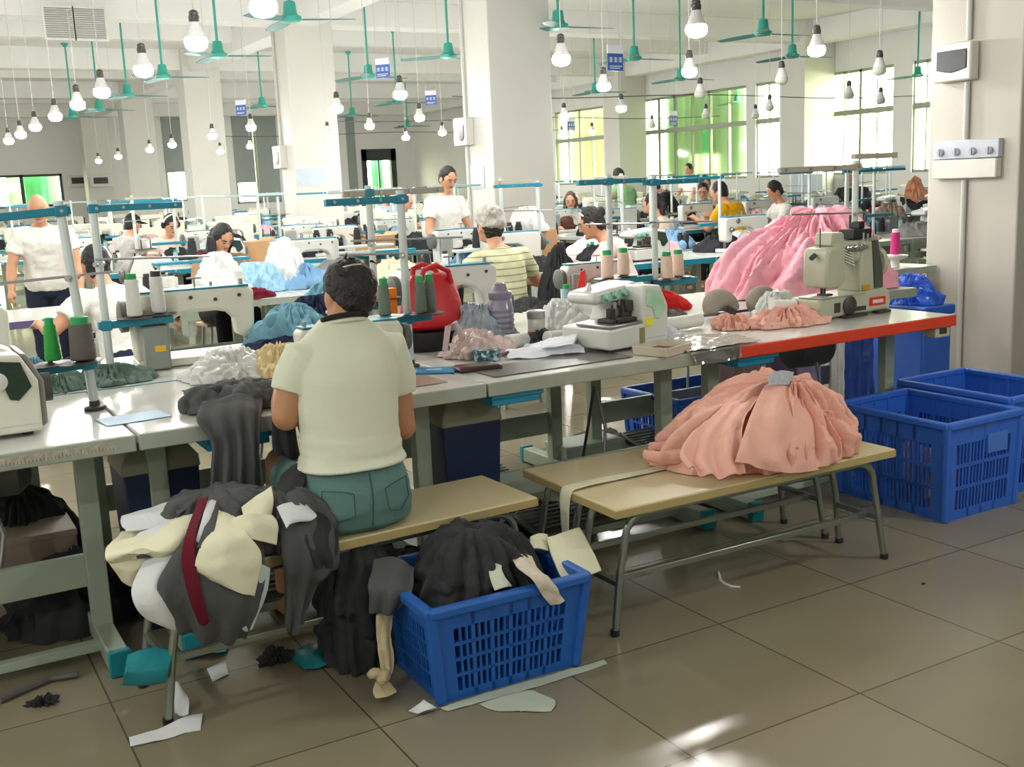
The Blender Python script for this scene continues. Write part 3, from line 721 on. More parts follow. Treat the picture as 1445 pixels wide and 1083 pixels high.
# ---------- the woman on the bench (built larger and finer than the rest)
ivory = cloth('ivory_jersey', (214, 217, 196), vscale=5, var=.04, bump=.12, bscale=70)
teal_denim = cloth('washed_teal_denim', (96, 130, 126), var=.16, vscale=14, bump=.3, bscale=160)
def main_woman():
    hipx = (AY(497, 690, 3.06)).x
    root = empty('person', (hipx, 3.07, 0), 'person in ivory t-shirt and teal denim shorts seated on the bench, back turned', 'person', 0)
    X = lambda px, py, y: AY(px, py, y) - V((hipx, 3.07, 0))
    body = MB(); n = 28
    def ring(c, w, d, e=.88, up=V((0, 1, 0)), xx=V((1, 0, 0))):
        return [c + xx*(w*math.copysign(abs(math.cos(2*PI*k/n))**e, math.cos(2*PI*k/n))) + up*(d*math.copysign(abs(math.sin(2*PI*k/n))**e, math.sin(2*PI*k/n))) for k in range(n)]
    # spine: pelvis to neck, measured along her back
    S = [((0, 0, .49), .175, .15), ((.008, .005, .56), .164, .14), ((.016, .015, .64), .148, .115), ((.022, .03, .72), .143, .108), ((.030, .05, .80), .150, .112), ((.040, .075, .88), .158, .115), ((.050, .10, .94), .158, .11), ((.060, .12, .985), .138, .09), ((.066, .135, 1.025), .092, .07), ((.070, .15, 1.055), .060, .058)]
    body.loft([ring(V(c), w-.008, d-.008) for c, w, d in S])
    hc = V((X(491, 402, 3.25).x, .185, 1.13)); nbv = V((.068, .14, 1.04))
    HM = Rz(math.radians(3)) @ Rx(-math.radians(22))
    body.tube([nbv - V((0, .01, .03)), nbv.lerp(hc, .4), hc - V((0, -.01, .05))], [.06, .053, .052], 14)
    body.ell(hc, (.072, .09, .108), 22, 16, HM); body.ell(hc + HM @ V((0, .022, -.052)), (.055, .062, .06), 16, 12, HM)
    body.ell(hc + HM @ V((0, .095, -.018)), (.014, .02, .018), 10, 8, HM)
    for q in (-1, 1): body.ell(hc + HM @ V((q*.074, -.002, -.03)), (.011, .02, .034), 12, 10, HM)
    shl = V((.052-.143, .105, .93)); shr = V((.052+.143, .105, .935))
    ell_ = X(404, 588, 3.17); elr = X(568, 602, 3.17); hl = V((-.02, .50, .83)); hr = V((.17, .49, .83))
    for q, a, e, w in ((-1, shl, ell_, hl), (1, shr, elr, hr)):
        body.tube([a - V((q*.05, 0, 0)), a, a.lerp(e, .45), e], [.06, .064, .056, .043], 14); body.ell(e, (.045,)*3, 12, 8)
        body.tube([e, e.lerp(w, .3), e.lerp(w, .8), w], [.045, .048, .034, .028], 14)
        hand(body, w, (w-e) + V((0, .1, -.05)), V((0, .15, .98)), -q, .93)
    kl, kr_ = X(398, 655, 3.42), V((.20, .40, .52)); al, ar = V((kl.x+.0, .42, .10)), V((.20, .36, .10))
    for q, kn, an in ((-1, kl, al), (1, kr_, ar)):
        hip = V((q*.09, .02, .50))
        body.tube([hip, hip.lerp(kn, .45), kn.lerp(hip, .05)], [.092, .083, .06], 14); body.ell(kn, (.058,)*3, 12, 8)
        body.tube([kn, kn.lerp(an, .3), kn.lerp(an, .75), an], [.055, .058, .042, .036], 14)
        body.tube([an + V((0, -.03, -.055)), an + V((0, .06, -.06)), an + V((0, .15, -.072))], [.034, .038, .026], 12)
    organic('body', skin2, body, root, .0048, 4)
    b = MB(); b.loft([ring(V(c) + V((0, 0, dz)), w+.006+g, d+.006+g) for (c, w, d), dz, g in zip(S[1:] , [.062, 0, 0, 0, 0, 0, 0, 0, -.004], [.006, .004, .004, .003, .003, .003, .003, .004, .006])])
    for q, a, e in ((-1, shl, ell_), (1, shr, elr)):
        b.tube([a - V((q*.075, 0, -.004)), a, a.lerp(e, .3), a.lerp(e, .56)], [.066, .076, .073, .070], 18)
    sh = organic('t_shirt', ivory, b, root, .0055, 5)
    # soft pulls of the jersey: gathered at the waist, sweeping under the arms
    me = sh.data; me.update(); st = [(v.co.copy(), v.normal.copy()) for v in me.vertices]
    for v, (p, nn) in zip(me.vertices, st):
        low = max(0, 1-abs(p.z-.655)/.09); armp = max(0, 1-abs(p.z-.84)/.14)*min(1, abs(p.x-.03)/.15)
        q = V((p.x*5, p.y*5, p.z*30)); d = low*.0075*(1-abs(noise.noise(q))*2) + armp*.006*noise.noise(V((p.x*9+p.z*14, p.y*8, p.z*13)))
        d += .003*noise.noise(p*9)
        v.co = p + nn*d
    b = MB(); b.loft([ring(V((0, .0, .434)), .160, .12, .8), ring(V((0, -.004, .452)), .180, .145, .85), ring(V((0, -.004, .505)), .184, .158), ring(V((.004, 0, .56)), .176, .148), ring(V((.010, .01, .615)), .160, .126), ring(V((.014, .015, .645)), .150, .116)])
    for q, kn in ((-1, kl), (1, kr_)):
        hip = V((q*.09, .02, .50)); b.tube([hip, hip.lerp(kn, .4), hip.lerp(kn, .72)], [.102, .094, .082], 16)
    organic('denim_shorts', teal_denim, b, root, .0055, 4, dis=.003, dscale=16)
    seam = cloth('denim_seam', (58, 88, 88), var=.1)
    sb = MB(); sb.tube([V((.004, -.156+.012*abs(t-.5), .62-.17*t)) + V((0, -.012*math.sin(PI*min(1, t*1.2)), 0)) for t in [k/8 for k in range(9)]], .003, 6).build('back_seam', seam, root)
    for q in (-1, 1):      # back pocket stitching
        pts = [V((q*.05, -.153, .565)), V((q*.075, -.15, .575)), V((q*.135, -.118, .582)), V((q*.14, -.118, .52)), V((q*.10, -.146, .488)), V((q*.055, -.166, .50)), V((q*.05, -.155, .565))]
        MB().tube(pts, .002, 5).build('back_pocket', seam, root)
    H = lambda q: hc + HM @ V(q)
    b = MB(); b.ell(H((0, -.016, .012)), (.079, .090, .096), 24, 16, HM); b.ell(H((0, -.05, -.035)), (.066, .046, .062), 18, 12, HM); b.ell(H((.012, -.084, .0)), (.052, .030, .062), 16, 12, HM)
    b.ell(H((.05, -.055, .01)), (.028, .036, .045), 12, 8, HM)
    rr = random.Random(4)
    for k in range(9):     # loose strands at the gathered back of the hair
        a = rr.uniform(-1.1, 1.1); z = rr.uniform(-.05, .09); p0 = H((math.sin(a)*.07, -.07-.025*math.cos(a), z)); p1 = p0 + V((rr.uniform(-.02, .035), rr.uniform(-.02, 0), rr.uniform(-.02, .03)))
        b.tube([p0, p0.lerp(p1, .5)+V((0, -.004, .004)), p1], [.006, .005, .003], 6)
    organic('hair', hair_m, b, root, .0042, 4, dis=.004, dscale=38)
    MB().tube([H((-.05, -.112, .045)), H((-.02, -.126, .046)), H((.005, -.128, .044))], .0028, 8).build('hair_pin', mat('steel_pin', (225, 225, 225), .2, metal=.8, var=0), root)
    MB().ell(H((-.088, -.004, -.062)), (.005, .005, .006), 8, 6).build('ear_stud', mat('pearl', (240, 235, 225), .2, var=0), root)
    cb = MB(); cb.tube([nbv + V((.072*math.sin(a), -.004-.066*math.cos(a), .012-.02*math.cos(a)*0+.018*math.cos(a))) for a in [-1.5+k*.25 for k in range(13)]], .0085, 10).build('neck_cord', cloth('dark_cord', (44, 40, 36), bump=.5, bscale=120), root)
    MB().lathe([(.072, 0), (.078, .004), (.078, .012), (.07, .016)], nbv + V((0, 0, -.012)), 24, Rx(-.25)).build('neckband', ivory, root)
    return root
main_woman()
white_t = cloth('white_cotton', (232, 231, 226)); pinkish = cloth('pale_pink_cotton', (236, 214, 204)); dark_t = cloth('black_cotton', (34, 35, 38)); navy_t = cloth('navy_cotton', (38, 44, 62))
cream_t = cloth('cream_cotton', (226, 216, 198)); yellow_t = cloth('mustard_cotton', (222, 164, 22)); green_t = cloth('green_cotton', (128, 172, 122)); bluew = cloth('pale_blue_cotton', (186, 200, 222))
def stripe_material():
    m = bpy.data.materials.new('striped_knit'); m.use_nodes = True; nt = m.node_tree; L = nt.links; b = nt.nodes['Principled BSDF']; b.inputs['Roughness'].default_value = .9
    tc = nt.nodes.new('ShaderNodeTexCoord'); w = nt.nodes.new('ShaderNodeTexWave'); w.wave_type = 'BANDS'; w.bands_direction = 'Z'; w.inputs['Scale'].default_value = 7.4; w.inputs['Distortion'].default_value = .6; w.inputs['Detail'].default_value = 1; w.inputs['Detail Scale'].default_value = .6
    L.new(tc.outputs['Object'], w.inputs['Vector']); cr_ = nt.nodes.new('ShaderNodeValToRGB'); e = cr_.color_ramp.elements
    e[0].position = .0; e[0].color = lin((138, 142, 108)); e[1].position = .16; e[1].color = lin((216, 218, 178)); L.new(w.outputs['Fac'], cr_.inputs[0]); L.new(cr_.outputs[0], b.inputs['Base Color'])
    return m
striped = stripe_material()
capm = mat('mottled_cap_cloth', (190, 188, 180), .85, var=.75, vscale=32, bump=.3)
def puff_cap(root, H, HM):
    b = MB(); b.ell(H((0, -.015, .05)), (.094, .108, .085), 22, 14, HM); b.ell(H((0, -.03, .02)), (.09, .10, .06), 20, 12, HM); b.ell(H((-.02, -.05, .085)), (.07, .075, .05), 16, 10, HM)
    organic('cloth_cap', capm, b, root, .008, 3, dis=.008, dscale=24)
def peak_cap(root, H, HM):
    MB().ell(H((0, -.01, .045)), (.084, .098, .078), 20, 12, HM).build('crown', dark_t, root)
    MB().prism([(-.065, 0), (.065, 0), (.055, .008), (-.055, .008)], .06, .165, HM, H((0, 0, .04))).build('peak', dark_t, root, bevel=.004)
def headphones(root, H, HM):
    MB().tube([H((math.sin(a)*.092, -.01, .01+math.cos(a)*.112)) for a in [-1.5+k*.25 for k in range(13)]], .009, 8).build('headband', white_t, root)
    for q in (-1, 1): MB().ell(H((q*.09, -.01, -.01)), (.02, .036, .04), 12, 8, HM).build('earpiece', dark_t, root)
def hairclip(root, H, HM):
    MB().tube([H((-.07, .03, .075)), H((0, .05, .105)), H((.07, .03, .075))], .006, 8).build('hair_band', white_t, root)
P_ = {}
def at(px, py, y): q = AY(px, py, y); return (q.x, q.y)
# person at the table beyond, back turned, white shirt
q = AY(178, 480, 6.45); P_['white'] = person('person in plain white t-shirt, back turned, dark hair, at the purple edged table', (q.x, q.y), 0.35, scale=.96, lean=20, shirt=white_t, trousers=navy_t, voxel=.009, hands=((-.34, .34, .80), (.30, .40, .86)), fat=1.02, elbow_out=1.2)
q = AY(716, 420, 6.15); P_['striped'] = person('person in green striped knit with mottled cloth cap, back turned', (q.x, q.y), .15, lean=10, shirt=striped, trousers=dark_t, hair='short', cap=puff_cap, voxel=.009, hands=((-.36, .34, .86), (.30, .36, .82)), fat=1.0, elbow_out=.9, shirt_name='striped_top', scale=1.01)
q = AY(630, 360, 9.6); P_['standing'] = person('person standing in white t-shirt and black trousers, looking down', (q.x, q.y), PI+.15, seat=None, lean=4, head=(30, 0), shirt=white_t, trousers=dark_t, face=True, voxel=.009, hands=((-.28, .18, .82), (.22, .22, .86)), scale=.98)
q = AY(890, 400, 6.72); P_['profile'] = person('person in pale pink t-shirt bending over a machine in profile, black hair tied up', (q.x, q.y), .95, lean=22, head=(24, 0), shirt=pinkish, trousers=dark_t, hair='bun', voxel=.009, face=True, hands=((-.14, .50, .84), (.14, .50, .84)), cap=hairclip, scale=1.0)
q = AY(305, 380, 9.0); P_['facing'] = person('person with long black hair facing the camera with head bent, behind black thread cones', (q.x, q.y), PI+.1, lean=16, head=(38, 6), shirt=cloth('brown_cotton', (150, 120, 96)), trousers=dark_t, hair='long', face=True, voxel=.010, scale=.97)
q = AY(1045, 330, 10.3); P_['yellow'] = person('person in mustard yellow t-shirt, back half turned, bending to work', (q.x, q.y), .42, lean=20, head=(16, 10), shirt=yellow_t, trousers=dark_t, voxel=.010, hands=((-.24, .44, .84), (.16, .46, .84)), fat=1.22, scale=1.08)
q = AY(940, 330, 9.2); P_['cream'] = person('person in sleeveless cream top with black ponytail, back turned', (q.x, q.y), .5, lean=10, shirt=cream_t, vest=True, trousers=dark_t, hair='tail', voxel=.011, fat=1.02, hands=((-.34, .3, .74), (.30, .36, .80)), shirt_name='sleeveless_top')
q = AY(886, 320, 12.8); P_['green'] = person('person standing in faded green t-shirt with raised elbow behind the teal thread rack', (q.x, q.y), .3, seat=None, lean=10, head=(20, 0), shirt=green_t, trousers=cloth('grey_cotton', (120, 118, 112)), voxel=.012, hands=((-.30, .12, 1.02), (.22, .3, 1.0)), elbow_out=2.0, fat=1.05, scale=.96)
q = AY(806, 300, 12.8); P_['longhair'] = person('person with long brown hair seated by the middle pillar facing this way', (q.x, q.y), PI-.6, lean=10, head=(20, 0), shirt=cloth('cocoa_cotton', (96, 66, 56)), trousers=dark_t, hair='long', hair_mat=brown_hair, face=True, voxel=.012)
q = AY(958, 310, 13.2); P_['black'] = person('person in black top standing bent behind the teal thread racks', (q.x, q.y), .9, seat=None, lean=34, head=(20, 0), shirt=dark_t, trousers=bluew, voxel=.012, scale=.92)
q = AY(992, 300, 14.0); P_['olive'] = person('person in pale olive shirt with short black hair behind the one in mustard yellow', (q.x, q.y), 2.6, lean=16, head=(24, 0), shirt=cloth('olive_cotton', (206, 204, 180)), trousers=dark_t, face=True, voxel=.012, scale=1.12)
q = AY(996, 300, 12.8); P_['mask'] = person('person with face mask looking down beside the one in mustard yellow', (q.x, q.y), 2.3, lean=18, head=(26, 0), shirt=white_t, trousers=dark_t, face=True, voxel=.012, scale=1.05)
q = AY(976, 270, 17.0); P_['far_green'] = person('person standing far off with only dark haired head before the netting window', (q.x, q.y), 1.8, seat=None, lean=4, head=(10, 0), shirt=white_t, trousers=dark_t, face=True, voxel=.014)
q = AY(62, 340, 9.1); P_['bald'] = person('person with shaved head and white shirt standing behind the thread bars', (q.x, q.y), PI-.2, seat=None, lean=12, head=(34, 0), shirt=white_t, trousers=navy_t, hair=None, face=True, voxel=.010, scale=.93, hands=((-.26, .3, .86), (.26, .3, .86)), fat=1.08)
q = AY(232, 340, 12.8); P_['phones'] = person('person in pale pink shirt with white band over dark hair, bent at a machine', (q.x, q.y), PI+.2, lean=16, head=(34, 0), shirt=pinkish, trousers=dark_t, cap=headphones, face=True, voxel=.012)
q = AY(170, 340, 13.6); P_['cap'] = person('person in black peaked cap and grey shirt turned to the side', (q.x, q.y), -1.1, lean=14, head=(18, 0), shirt=cloth('grey_marl', (176, 174, 172)), trousers=dark_t, cap=peak_cap, face=True, voxel=.012)
q = AY(543, 320, 20.3); P_['far_a'] = person('person in pale blue shirt seated far back below the dark framed door', (q.x, q.y), PI+.2, lean=14, head=(26, 0), shirt=bluew, trousers=dark_t, face=True, voxel=.014, scale=1.1)
q = AY(563, 325, 16.6); P_['far_b'] = person('person in pink headscarf and pale blue shirt seated beside the standing man', (q.x, q.y), PI+.5, lean=14, head=(26, 0), shirt=bluew, trousers=dark_t, hair='bun', hair_mat=cloth('pink_scarf', (206, 150, 150)), face=True, voxel=.014, scale=1.05)
q = AY(1110, 320, 10.3); P_['hidden'] = person('person with black hair and white collar mostly hidden behind the big pink heap', (q.x, q.y), 1.2, lean=10, head=(30, 0), shirt=white_t, trousers=dark_t, voxel=.012, scale=1.03)
q = AY(1205, 300, 12.8); P_['hood'] = person('person in dark hood seated below the bright window by the thread pole', (q.x, q.y), 2.0, lean=10, head=(16, 0), shirt=cloth('charcoal_cotton', (52, 50, 54)), trousers=dark_t, sleeve='long', hair='long', face=True, voxel=.012, scale=1.12)
# ================================================================== tables, machines, racks, cones
top_m = mat('laminate_grey_white', (206, 206, 200), .22, var=.06, vscale=5, spec=.5)
edge_m = mat('table_edge_grey', (158, 166, 154), .4, var=.1, vscale=12)
paint_m = mat('green_grey_paint', (166, 180, 162), .45, var=.08, vscale=9)
dkpaint_m = mat('dark_grey_paint', (84, 88, 82), .5, var=.08, vscale=9)
teal_m = mat('teal_plastic', (0, 132, 146), .4, var=.04); blue_p = mat('drawer_blue', (26, 148, 190), .4, var=.04)
orange_m = mat('orange_edge', (206, 62, 34), .4, var=.05); purple_m = mat('purple_edge', (92, 84, 128), .5, var=.05)
steel_m = mat('brushed_steel', (170, 172, 172), .3, metal=.85, var=.06, vscale=30)
iron_m = mat('dark_iron', (64, 62, 58), .5, metal=.3, var=.12)
black_p = mat('black_plastic', (30, 31, 32), .4, var=.04)
pole_m = mat('pole_pale_steel', (206, 216, 214), .35, metal=.25, var=.05); bar_m = mat('teal_channel', (14, 124, 148), .4, var=.06); beige_bar = mat('beige_channel', (168, 164, 148), .45, var=.05)
disc_m = mat('spool_disc', (62, 58, 54), .45, var=.06)
navy_box = mat('navy_plastic', (22, 40, 78), .5, var=.06)
def table(label, x0, x1, y0, y1, edge=None, legs=True, drawer=None, motor=True, ztop=.76, simple=False, face=-1):
    """sewing table: laminate top with a thick edge on an H frame; face = -1 when its seat is on the -y side"""
    cx, cy = (x0+x1)/2, (y0+y1)/2; w, d = x1-x0, y1-y0
    r = empty('sewing_table', (cx, cy, 0), label, 'table')
    MB().box((0, 0, ztop-.018), (w-.004, d, .036)).build('tabletop', top_m, r, bevel=.006)
    for q in (-1, 1): MB().box((0, q*(d/2+.003), ztop-.026), (w-.004, .014, .05)).build('edge_band', edge or edge_m, r, bevel=.004)
    if not legs: return r
    for q in (-1, 1):
        x = q*(w/2-.11); L = MB()
        L.box((x, face*(d/2-.36)*0+ (-.10), .40), (.062, .05, .66)); L.box((x, -.10, .70), (.05, .42, .03))
        L.box((x, -.10, .035+.008), (.06, .56, .07))
        lg = L.build('leg', paint_m, r, bevel=.004)
        for s in (-1, 1): MB().box((x, -.10+s*.287, .044), (.066, .03, .082)).build('foot_cap', teal_m, lg, bevel=.004)
    MB().box((0, -.08, .26), (w-.22, .025, .11)).build('crossboard', paint_m, r, bevel=.003)
    if simple: return r
    t = MB(); t.box((-.05, -.12, .085), (.42, .24, .02), Rx(.16))
    for k in range(6): t.box((-.05, -.2+k*.032, .075+k*.0055+.02), (.40, .014, .006), Rx(.16))
    t.build('treadle', dkpaint_m, r, bevel=.003)
    MB().tube([(.17, -.05, .11), (.24, .02, .40), (.2, .02, .56)], .008, 8).build('treadle_rod', steel_m, r)
    MB().bar((-w/2+.1, -.22, .05), (w/2-.1, -.22, .05), .04, .03).build('floor_rail', paint_m, r, bevel=.003)
    if motor:
        m = MB(); m.lathe([(.04, -.14), (.085, -.12), (.09, -.02), (.09, .08), (.06, .12), (.03, .13)], (.22, .08, .60), 18, Ry(PI/2)); m.box((.22, .08, .70), (.10, .08, .05))
        m.build('motor', dkpaint_m, r)
    if drawer is not None:
        g = MB(); dx = drawer; g.box((dx, -d/2+.17, ztop-.075), (.20, .26, .05)); g.box((dx, -d/2+.04, ztop-.06), (.22, .03, .03))
        g.build('drawer', blue_p if drawer != .001 else teal_m, r, bevel=.006)
    return r
# ---------- machines (operator on the -y side)
ivorym = mat('machine_enamel', (222, 222, 208), .3, var=.04, vscale=8); whitem = mat('machine_white', (216, 218, 213), .28, var=.03); greenm = mat('machine_green', (150, 204, 184), .35, var=.04); khakim = mat('machine_greige', (176, 178, 156), .35, var=.07, vscale=9)
yellow_s = mat('yellow_sticker', (232, 226, 60), .5, var=.02); mint_glass = mat('mint_window', (186, 236, 196), .08, var=.3, vscale=9, coat=.6); dkgreen_w = mat('dark_green_window', (28, 54, 40), .08, var=.3, vscale=7, coat=.5)
def lockstitch(label, loc, rz, simple=False, name='lockstitch_machine', body=None, scale=1):
    r = empty(name, loc, label, 'sewing machine', rz, scale=scale)
    prof = [(-.265, .285), (-.255, .10), (-.225, .085), (-.185, .10), (-.178, .17), (-.15, .20), (-.09, .215), (.03, .212), (.075, .19), (.095, .15), (.10, .03), (.235, .03), (.245, .26), (.225, .30), (.12, .31), (-.20, .305), (-.245, .30)]
    MB().prism(prof, -.052, .052).build('arm', body or ivorym, r, bevel=.014, seg=3)
    MB().bb((-.265, -.085, .0), (.235, .085, .032)).build('bed', body or ivorym, r, bevel=.006)
    if simple:
        MB().lathe([(.03, .0), (.062, .006), (.062, .03), (.03, .04)], (.245, 0, .215), 14, Ry(PI/2)).build('handwheel', dkpaint_m, r); return r
    MB().lathe([(.03, .0), (.064, .006), (.066, .034), (.05, .04), (.02, .044)], (.245, 0, .215), 22, Ry(PI/2)).build('handwheel', dkpaint_m, r)
    n = MB(); n.tube([(-.222, 0, .10), (-.222, 0, .035)], .006, 8); n.tube([(-.238, .0, .12), (-.238, 0, .03)], .005, 8); n.box((-.235, -.012, .034), (.02, .05, .006)); n.tube([(-.222, 0, .285), (-.222, 0, .335)], .009, 10); n.build('needle_bar', steel_m, r)
    MB().bb((-.25, -.03, .03), (-.19, .03, .036)).build('throat_plate', steel_m, r)
    t = MB(); t.lathe([(.022, 0), (.024, .006), (.012, .01), (.012, .022), (.018, .026), (.014, .032)], (-.2, -.052, .2), 16, Rx(PI/2)); t.lathe([(.022, 0), (.024, .006), (.012, .012)], (-.12, -.052, .27), 16, Rx(PI/2)); t.build('tension_dial', steel_m, r)
    g = MB(); g.tube([(-.03, 0, .30), (-.03, 0, .355)], .004, 8); g.tube([(-.06, 0, .35), (.0, 0, .35)], .004, 8); g.tube([(-.10, -.01, .305), (-.10, -.01, .33)], .006, 8); g.build('thread_guide', steel_m, r)
    MB().bb((.10, .053, .09), (.22, .085, .25)).build('motor_cover', mat('machine_grey', (150, 154, 150), .4), r, bevel=.01)
    s = MB()
    for x, z in ((.13, .27), (.0, .275), (-.1, .26), (.2, .06), (-.2, .27), (.11, .16)): s.lathe([(.008, 0), (.008, .003)], (x, .055, z), 10, Rx(-PI/2))
    s.build('screw', iron_m, r)
    MB().bb((-.245, -.05, .304), (.22, .05, .312)).build('top_stripe', bar_m, r, bevel=.003)
    return r
def overlock(label, loc, rz, glass, simple=False, body=None, knob=True):
    r = empty('overlock_machine', loc, label, 'sewing machine', rz); bm_ = body or whitem
    MB().prism([(-.17, .012), (.17, .012), (.17, .105), (.02, .105), (-.17, .095)], -.15, .13).build('base', bm_, r, bevel=.010, seg=3)
    MB().prism([(-.03, .10), (.165, .10), (.168, .16), (.125, .245), (.09, .262), (-.14, .235), (-.155, .20), (-.13, .185), (.0, .19), (-.01, .14)], -.045, .12).build('head', bm_, r, bevel=.014, seg=3)
    MB().prism([(.02, .03), (.17, .03), (.172, .165), (.128, .248), (.03, .256), (.022, .19)], -.152, -.03).build('front_cover', bm_, r, bevel=.010, seg=3)
    MB().prism([(.17, .02), (.188, .03), (.19, .16), (.15, .245), (.128, .25), (.172, .16)], -.13, .11).build('belt_guard', mat('guard_grey', (128, 128, 118), .45), r, bevel=.006)
    MB().prism([(.04, .175), (.075, .16), (.088, .118), (.112, .112), (.152, .15), (.128, .226), (.045, .238)], -.158, -.150).build('sight_window', glass, r, bevel=.002)
    MB().bb((-.165, -.149, .098), (.03, .05, .112)).build('cloth_plate', steel_m, r, bevel=.005)
    if simple: return r
    n = MB(); n.tube([(-.02, -.06, .20), (-.02, -.06, .12)], .006, 8); n.tube([(-.045, -.06, .19), (-.045, -.06, .125)], .008, 8); n.box((-.045, -.07, .118), (.03, .06, .008)); n.box((-.03, -.055, .15), (.03, .03, .03)); n.build('needle_bar', steel_m, r)
    q = MB(); q.bb((-.12, -.12, .112), (.02, -.03, .128)); q.bb((-.03, -.09, .12), (.022, -.02, .175)); q.bb((-.02, -.10, .15), (.02, -.05, .195)); q.bb((-.085, -.07, .12), (-.05, -.045, .165)); q.bb((-.10, -.13, .115), (-.02, -.11, .135)); q.build('looper_works', iron_m, r, bevel=.004)
    t = MB()
    for k in range(3): t.lathe([(.014, 0), (.018, .006), (.010, .012), (.013, .026)], (-.09+k*.05, -.05, .213+.006*k), 14, Rx(PI/2))
    t.build('tension_dial', greenm, r)
    MB().prism([(-.10, .192), (.02, .20), (.02, .235), (.0, .228), (-.10, .205)], -.056, -.044).build('green_trim', greenm, r)
    MB().tube([(-.105, .03, .235), (-.105, .03, .25), (-.1, .03, .27)], [.02, .012, .006], 10).build('top_knob', bm_, r)
    if knob: MB().lathe([(.026, 0), (.028, .01), (.012, .014), (.012, .016)], (.06, -.153, .175), 20, Rx(PI/2)).build('knob', whitem, r)
    w = MB(); w.lathe([(.03, 0), (.045, .01), (.045, .035), (.02, .04)], (.188, 0, .12), 18, Ry(PI/2)); w.build('handwheel', dkpaint_m, r)
    f = MB()
    for x in (-.13, .13):
        for y in (-.11, .1): f.lathe([(.016, 0), (.018, .014)], (x, y, 0), 12)
    f.build('rubber_foot', black_p, r)
    MB().bb((.030, -.1555, .088), (.078, -.151, .122)).build('sticker', yellow_s, r, smooth=0) if glass is mint_glass else None
    MB().bb((-.0, -.152, .02), (.03, -.149, .085)).build('latch_strip', mat('latch_olive', (140, 138, 96), .5), r)
    return r
def coverstitch(label, loc, rz):
    r = empty('coverstitch_machine', loc, label, 'sewing machine', rz); k = khakim
    MB().prism([(-.24, .01), (.24, .01), (.24, .10), (.20, .12), (-.10, .105), (-.25, .10), (-.255, .03)], -.08, .10).build('base', k, r, bevel=.012, seg=3)
    MB().prism([(.04, .10), (.19, .10), (.20, .17), (.185, .33), (.15, .355), (.06, .35), (.045, .30), (.035, .20)], -.065, .085).build('column', k, r, bevel=.016, seg=3)
    MB().prism([(-.14, .255), (.08, .25), (.08, .35), (-.14, .345)], -.055, .06).build('arm', k, r, bevel=.016, seg=3)
    MB().prism([(-.22, .18), (-.205, .145), (-.12, .14), (-.085, .18), (-.09, .31), (-.115, .335), (-.20, .33), (-.215, .30)], -.085, .06).build('head', k, r, bevel=.014, seg=3)
    MB().prism([(-.15, .335), (-.06, .335), (-.06, .385), (-.075, .395), (-.14, .395)], -.05, .05).build('head_cap', k, r, bevel=.006)
    n = MB(); n.tube([(-.165, -.01, .15), (-.165, -.01, .112)], .007, 8); n.tube([(-.145, -.01, .15), (-.145, -.01, .115)], .005, 8); n.box((-.155, -.02, .112), (.05, .05, .008)); n.tube([(-.225, -.02, .30), (-.25, -.02, .285)], .012, 8); n.tube([(-.19, -.02, .33), (-.19, -.02, .42)], .003, 6); n.build('needle_bar', iron_m, r)
    MB().bb((-.25, -.085, .10), (.06, .06, .108)).build('cloth_plate', mat('worn_plate', (178, 180, 166), .35, metal=.3), r, bevel=.004)
    w = MB(); w.lathe([(.03, 0), (.07, .008), (.075, .03), (.055, .04), (.02, .045)], (.20, .0, .235), 24, Ry(PI/2)); w.build('handwheel', greenm if False else khakim, r)
    c = MB()
    for i in range(5): c.box((-.05+i*.004, -.062, .285-.014*i+.02), (.07, .006, .005), Ry(.35))
    c.build('thread_slats', whitem, r)
    t = MB()
    for i in range(4): t.lathe([(.013, 0), (.016, .006), (.008, .01), (.011, .028)], (-.045+i*.032, -.06, .318), 12, Rx(PI/2))
    for i in range(5): t.tube([(.05+i*.03, -.07, .345), (.05+i*.03, -.07, .385-.006*i)], .005, 6)
    t.build('tension_dial', steel_m, r)
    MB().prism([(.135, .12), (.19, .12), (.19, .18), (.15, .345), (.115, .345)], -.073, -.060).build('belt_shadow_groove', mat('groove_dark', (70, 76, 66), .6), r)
    o = MB(); o.bb((-.095, -.062, .225), (-.07, -.03, .255)); o.bb((.05, -.071, .115), (.10, -.066, .14)); o.build('amber_label', mat('amber_plastic', (190, 140, 30), .4), r)
    MB().bb((.085, -.0845, .038), (.20, -.079, .078)).build('maker_plate', mat('red_plate', (204, 44, 34), .4, var=.02), r, bevel=.002)
    MB().bb((.105, -.0865, .050), (.18, -.0835, .066)).build('plate_lettering', mat('plate_white', (226, 214, 208), .5, var=.3, vscale=160), r, smooth=0)
    d = MB(); d.lathe([(.04, 0), (.045, .01), (.03, .02)], (-.06, -.08, .055), 18, Rx(PI/2)); d.bb((-.16, -.083, .03), (-.12, -.079, .075)); d.bb((-.02, -.083, .025), (.06, -.079, .045)); d.build('looper_works', iron_m, r)
    f = MB(); f.bb((-.10, -.10, .0), (.05, -.06, .012)); f.bb((.13, -.10, 0), (.22, -.06, .012)); f.build('foot', iron_m, r)
    m = MB(); m.bb((.03, -.03, .355), (.16, .06, .40)); m.bb((.08, -.02, .40), (.12, .03, .435)); m.build('oil_cup', black_p, r, bevel=.004)
    return r
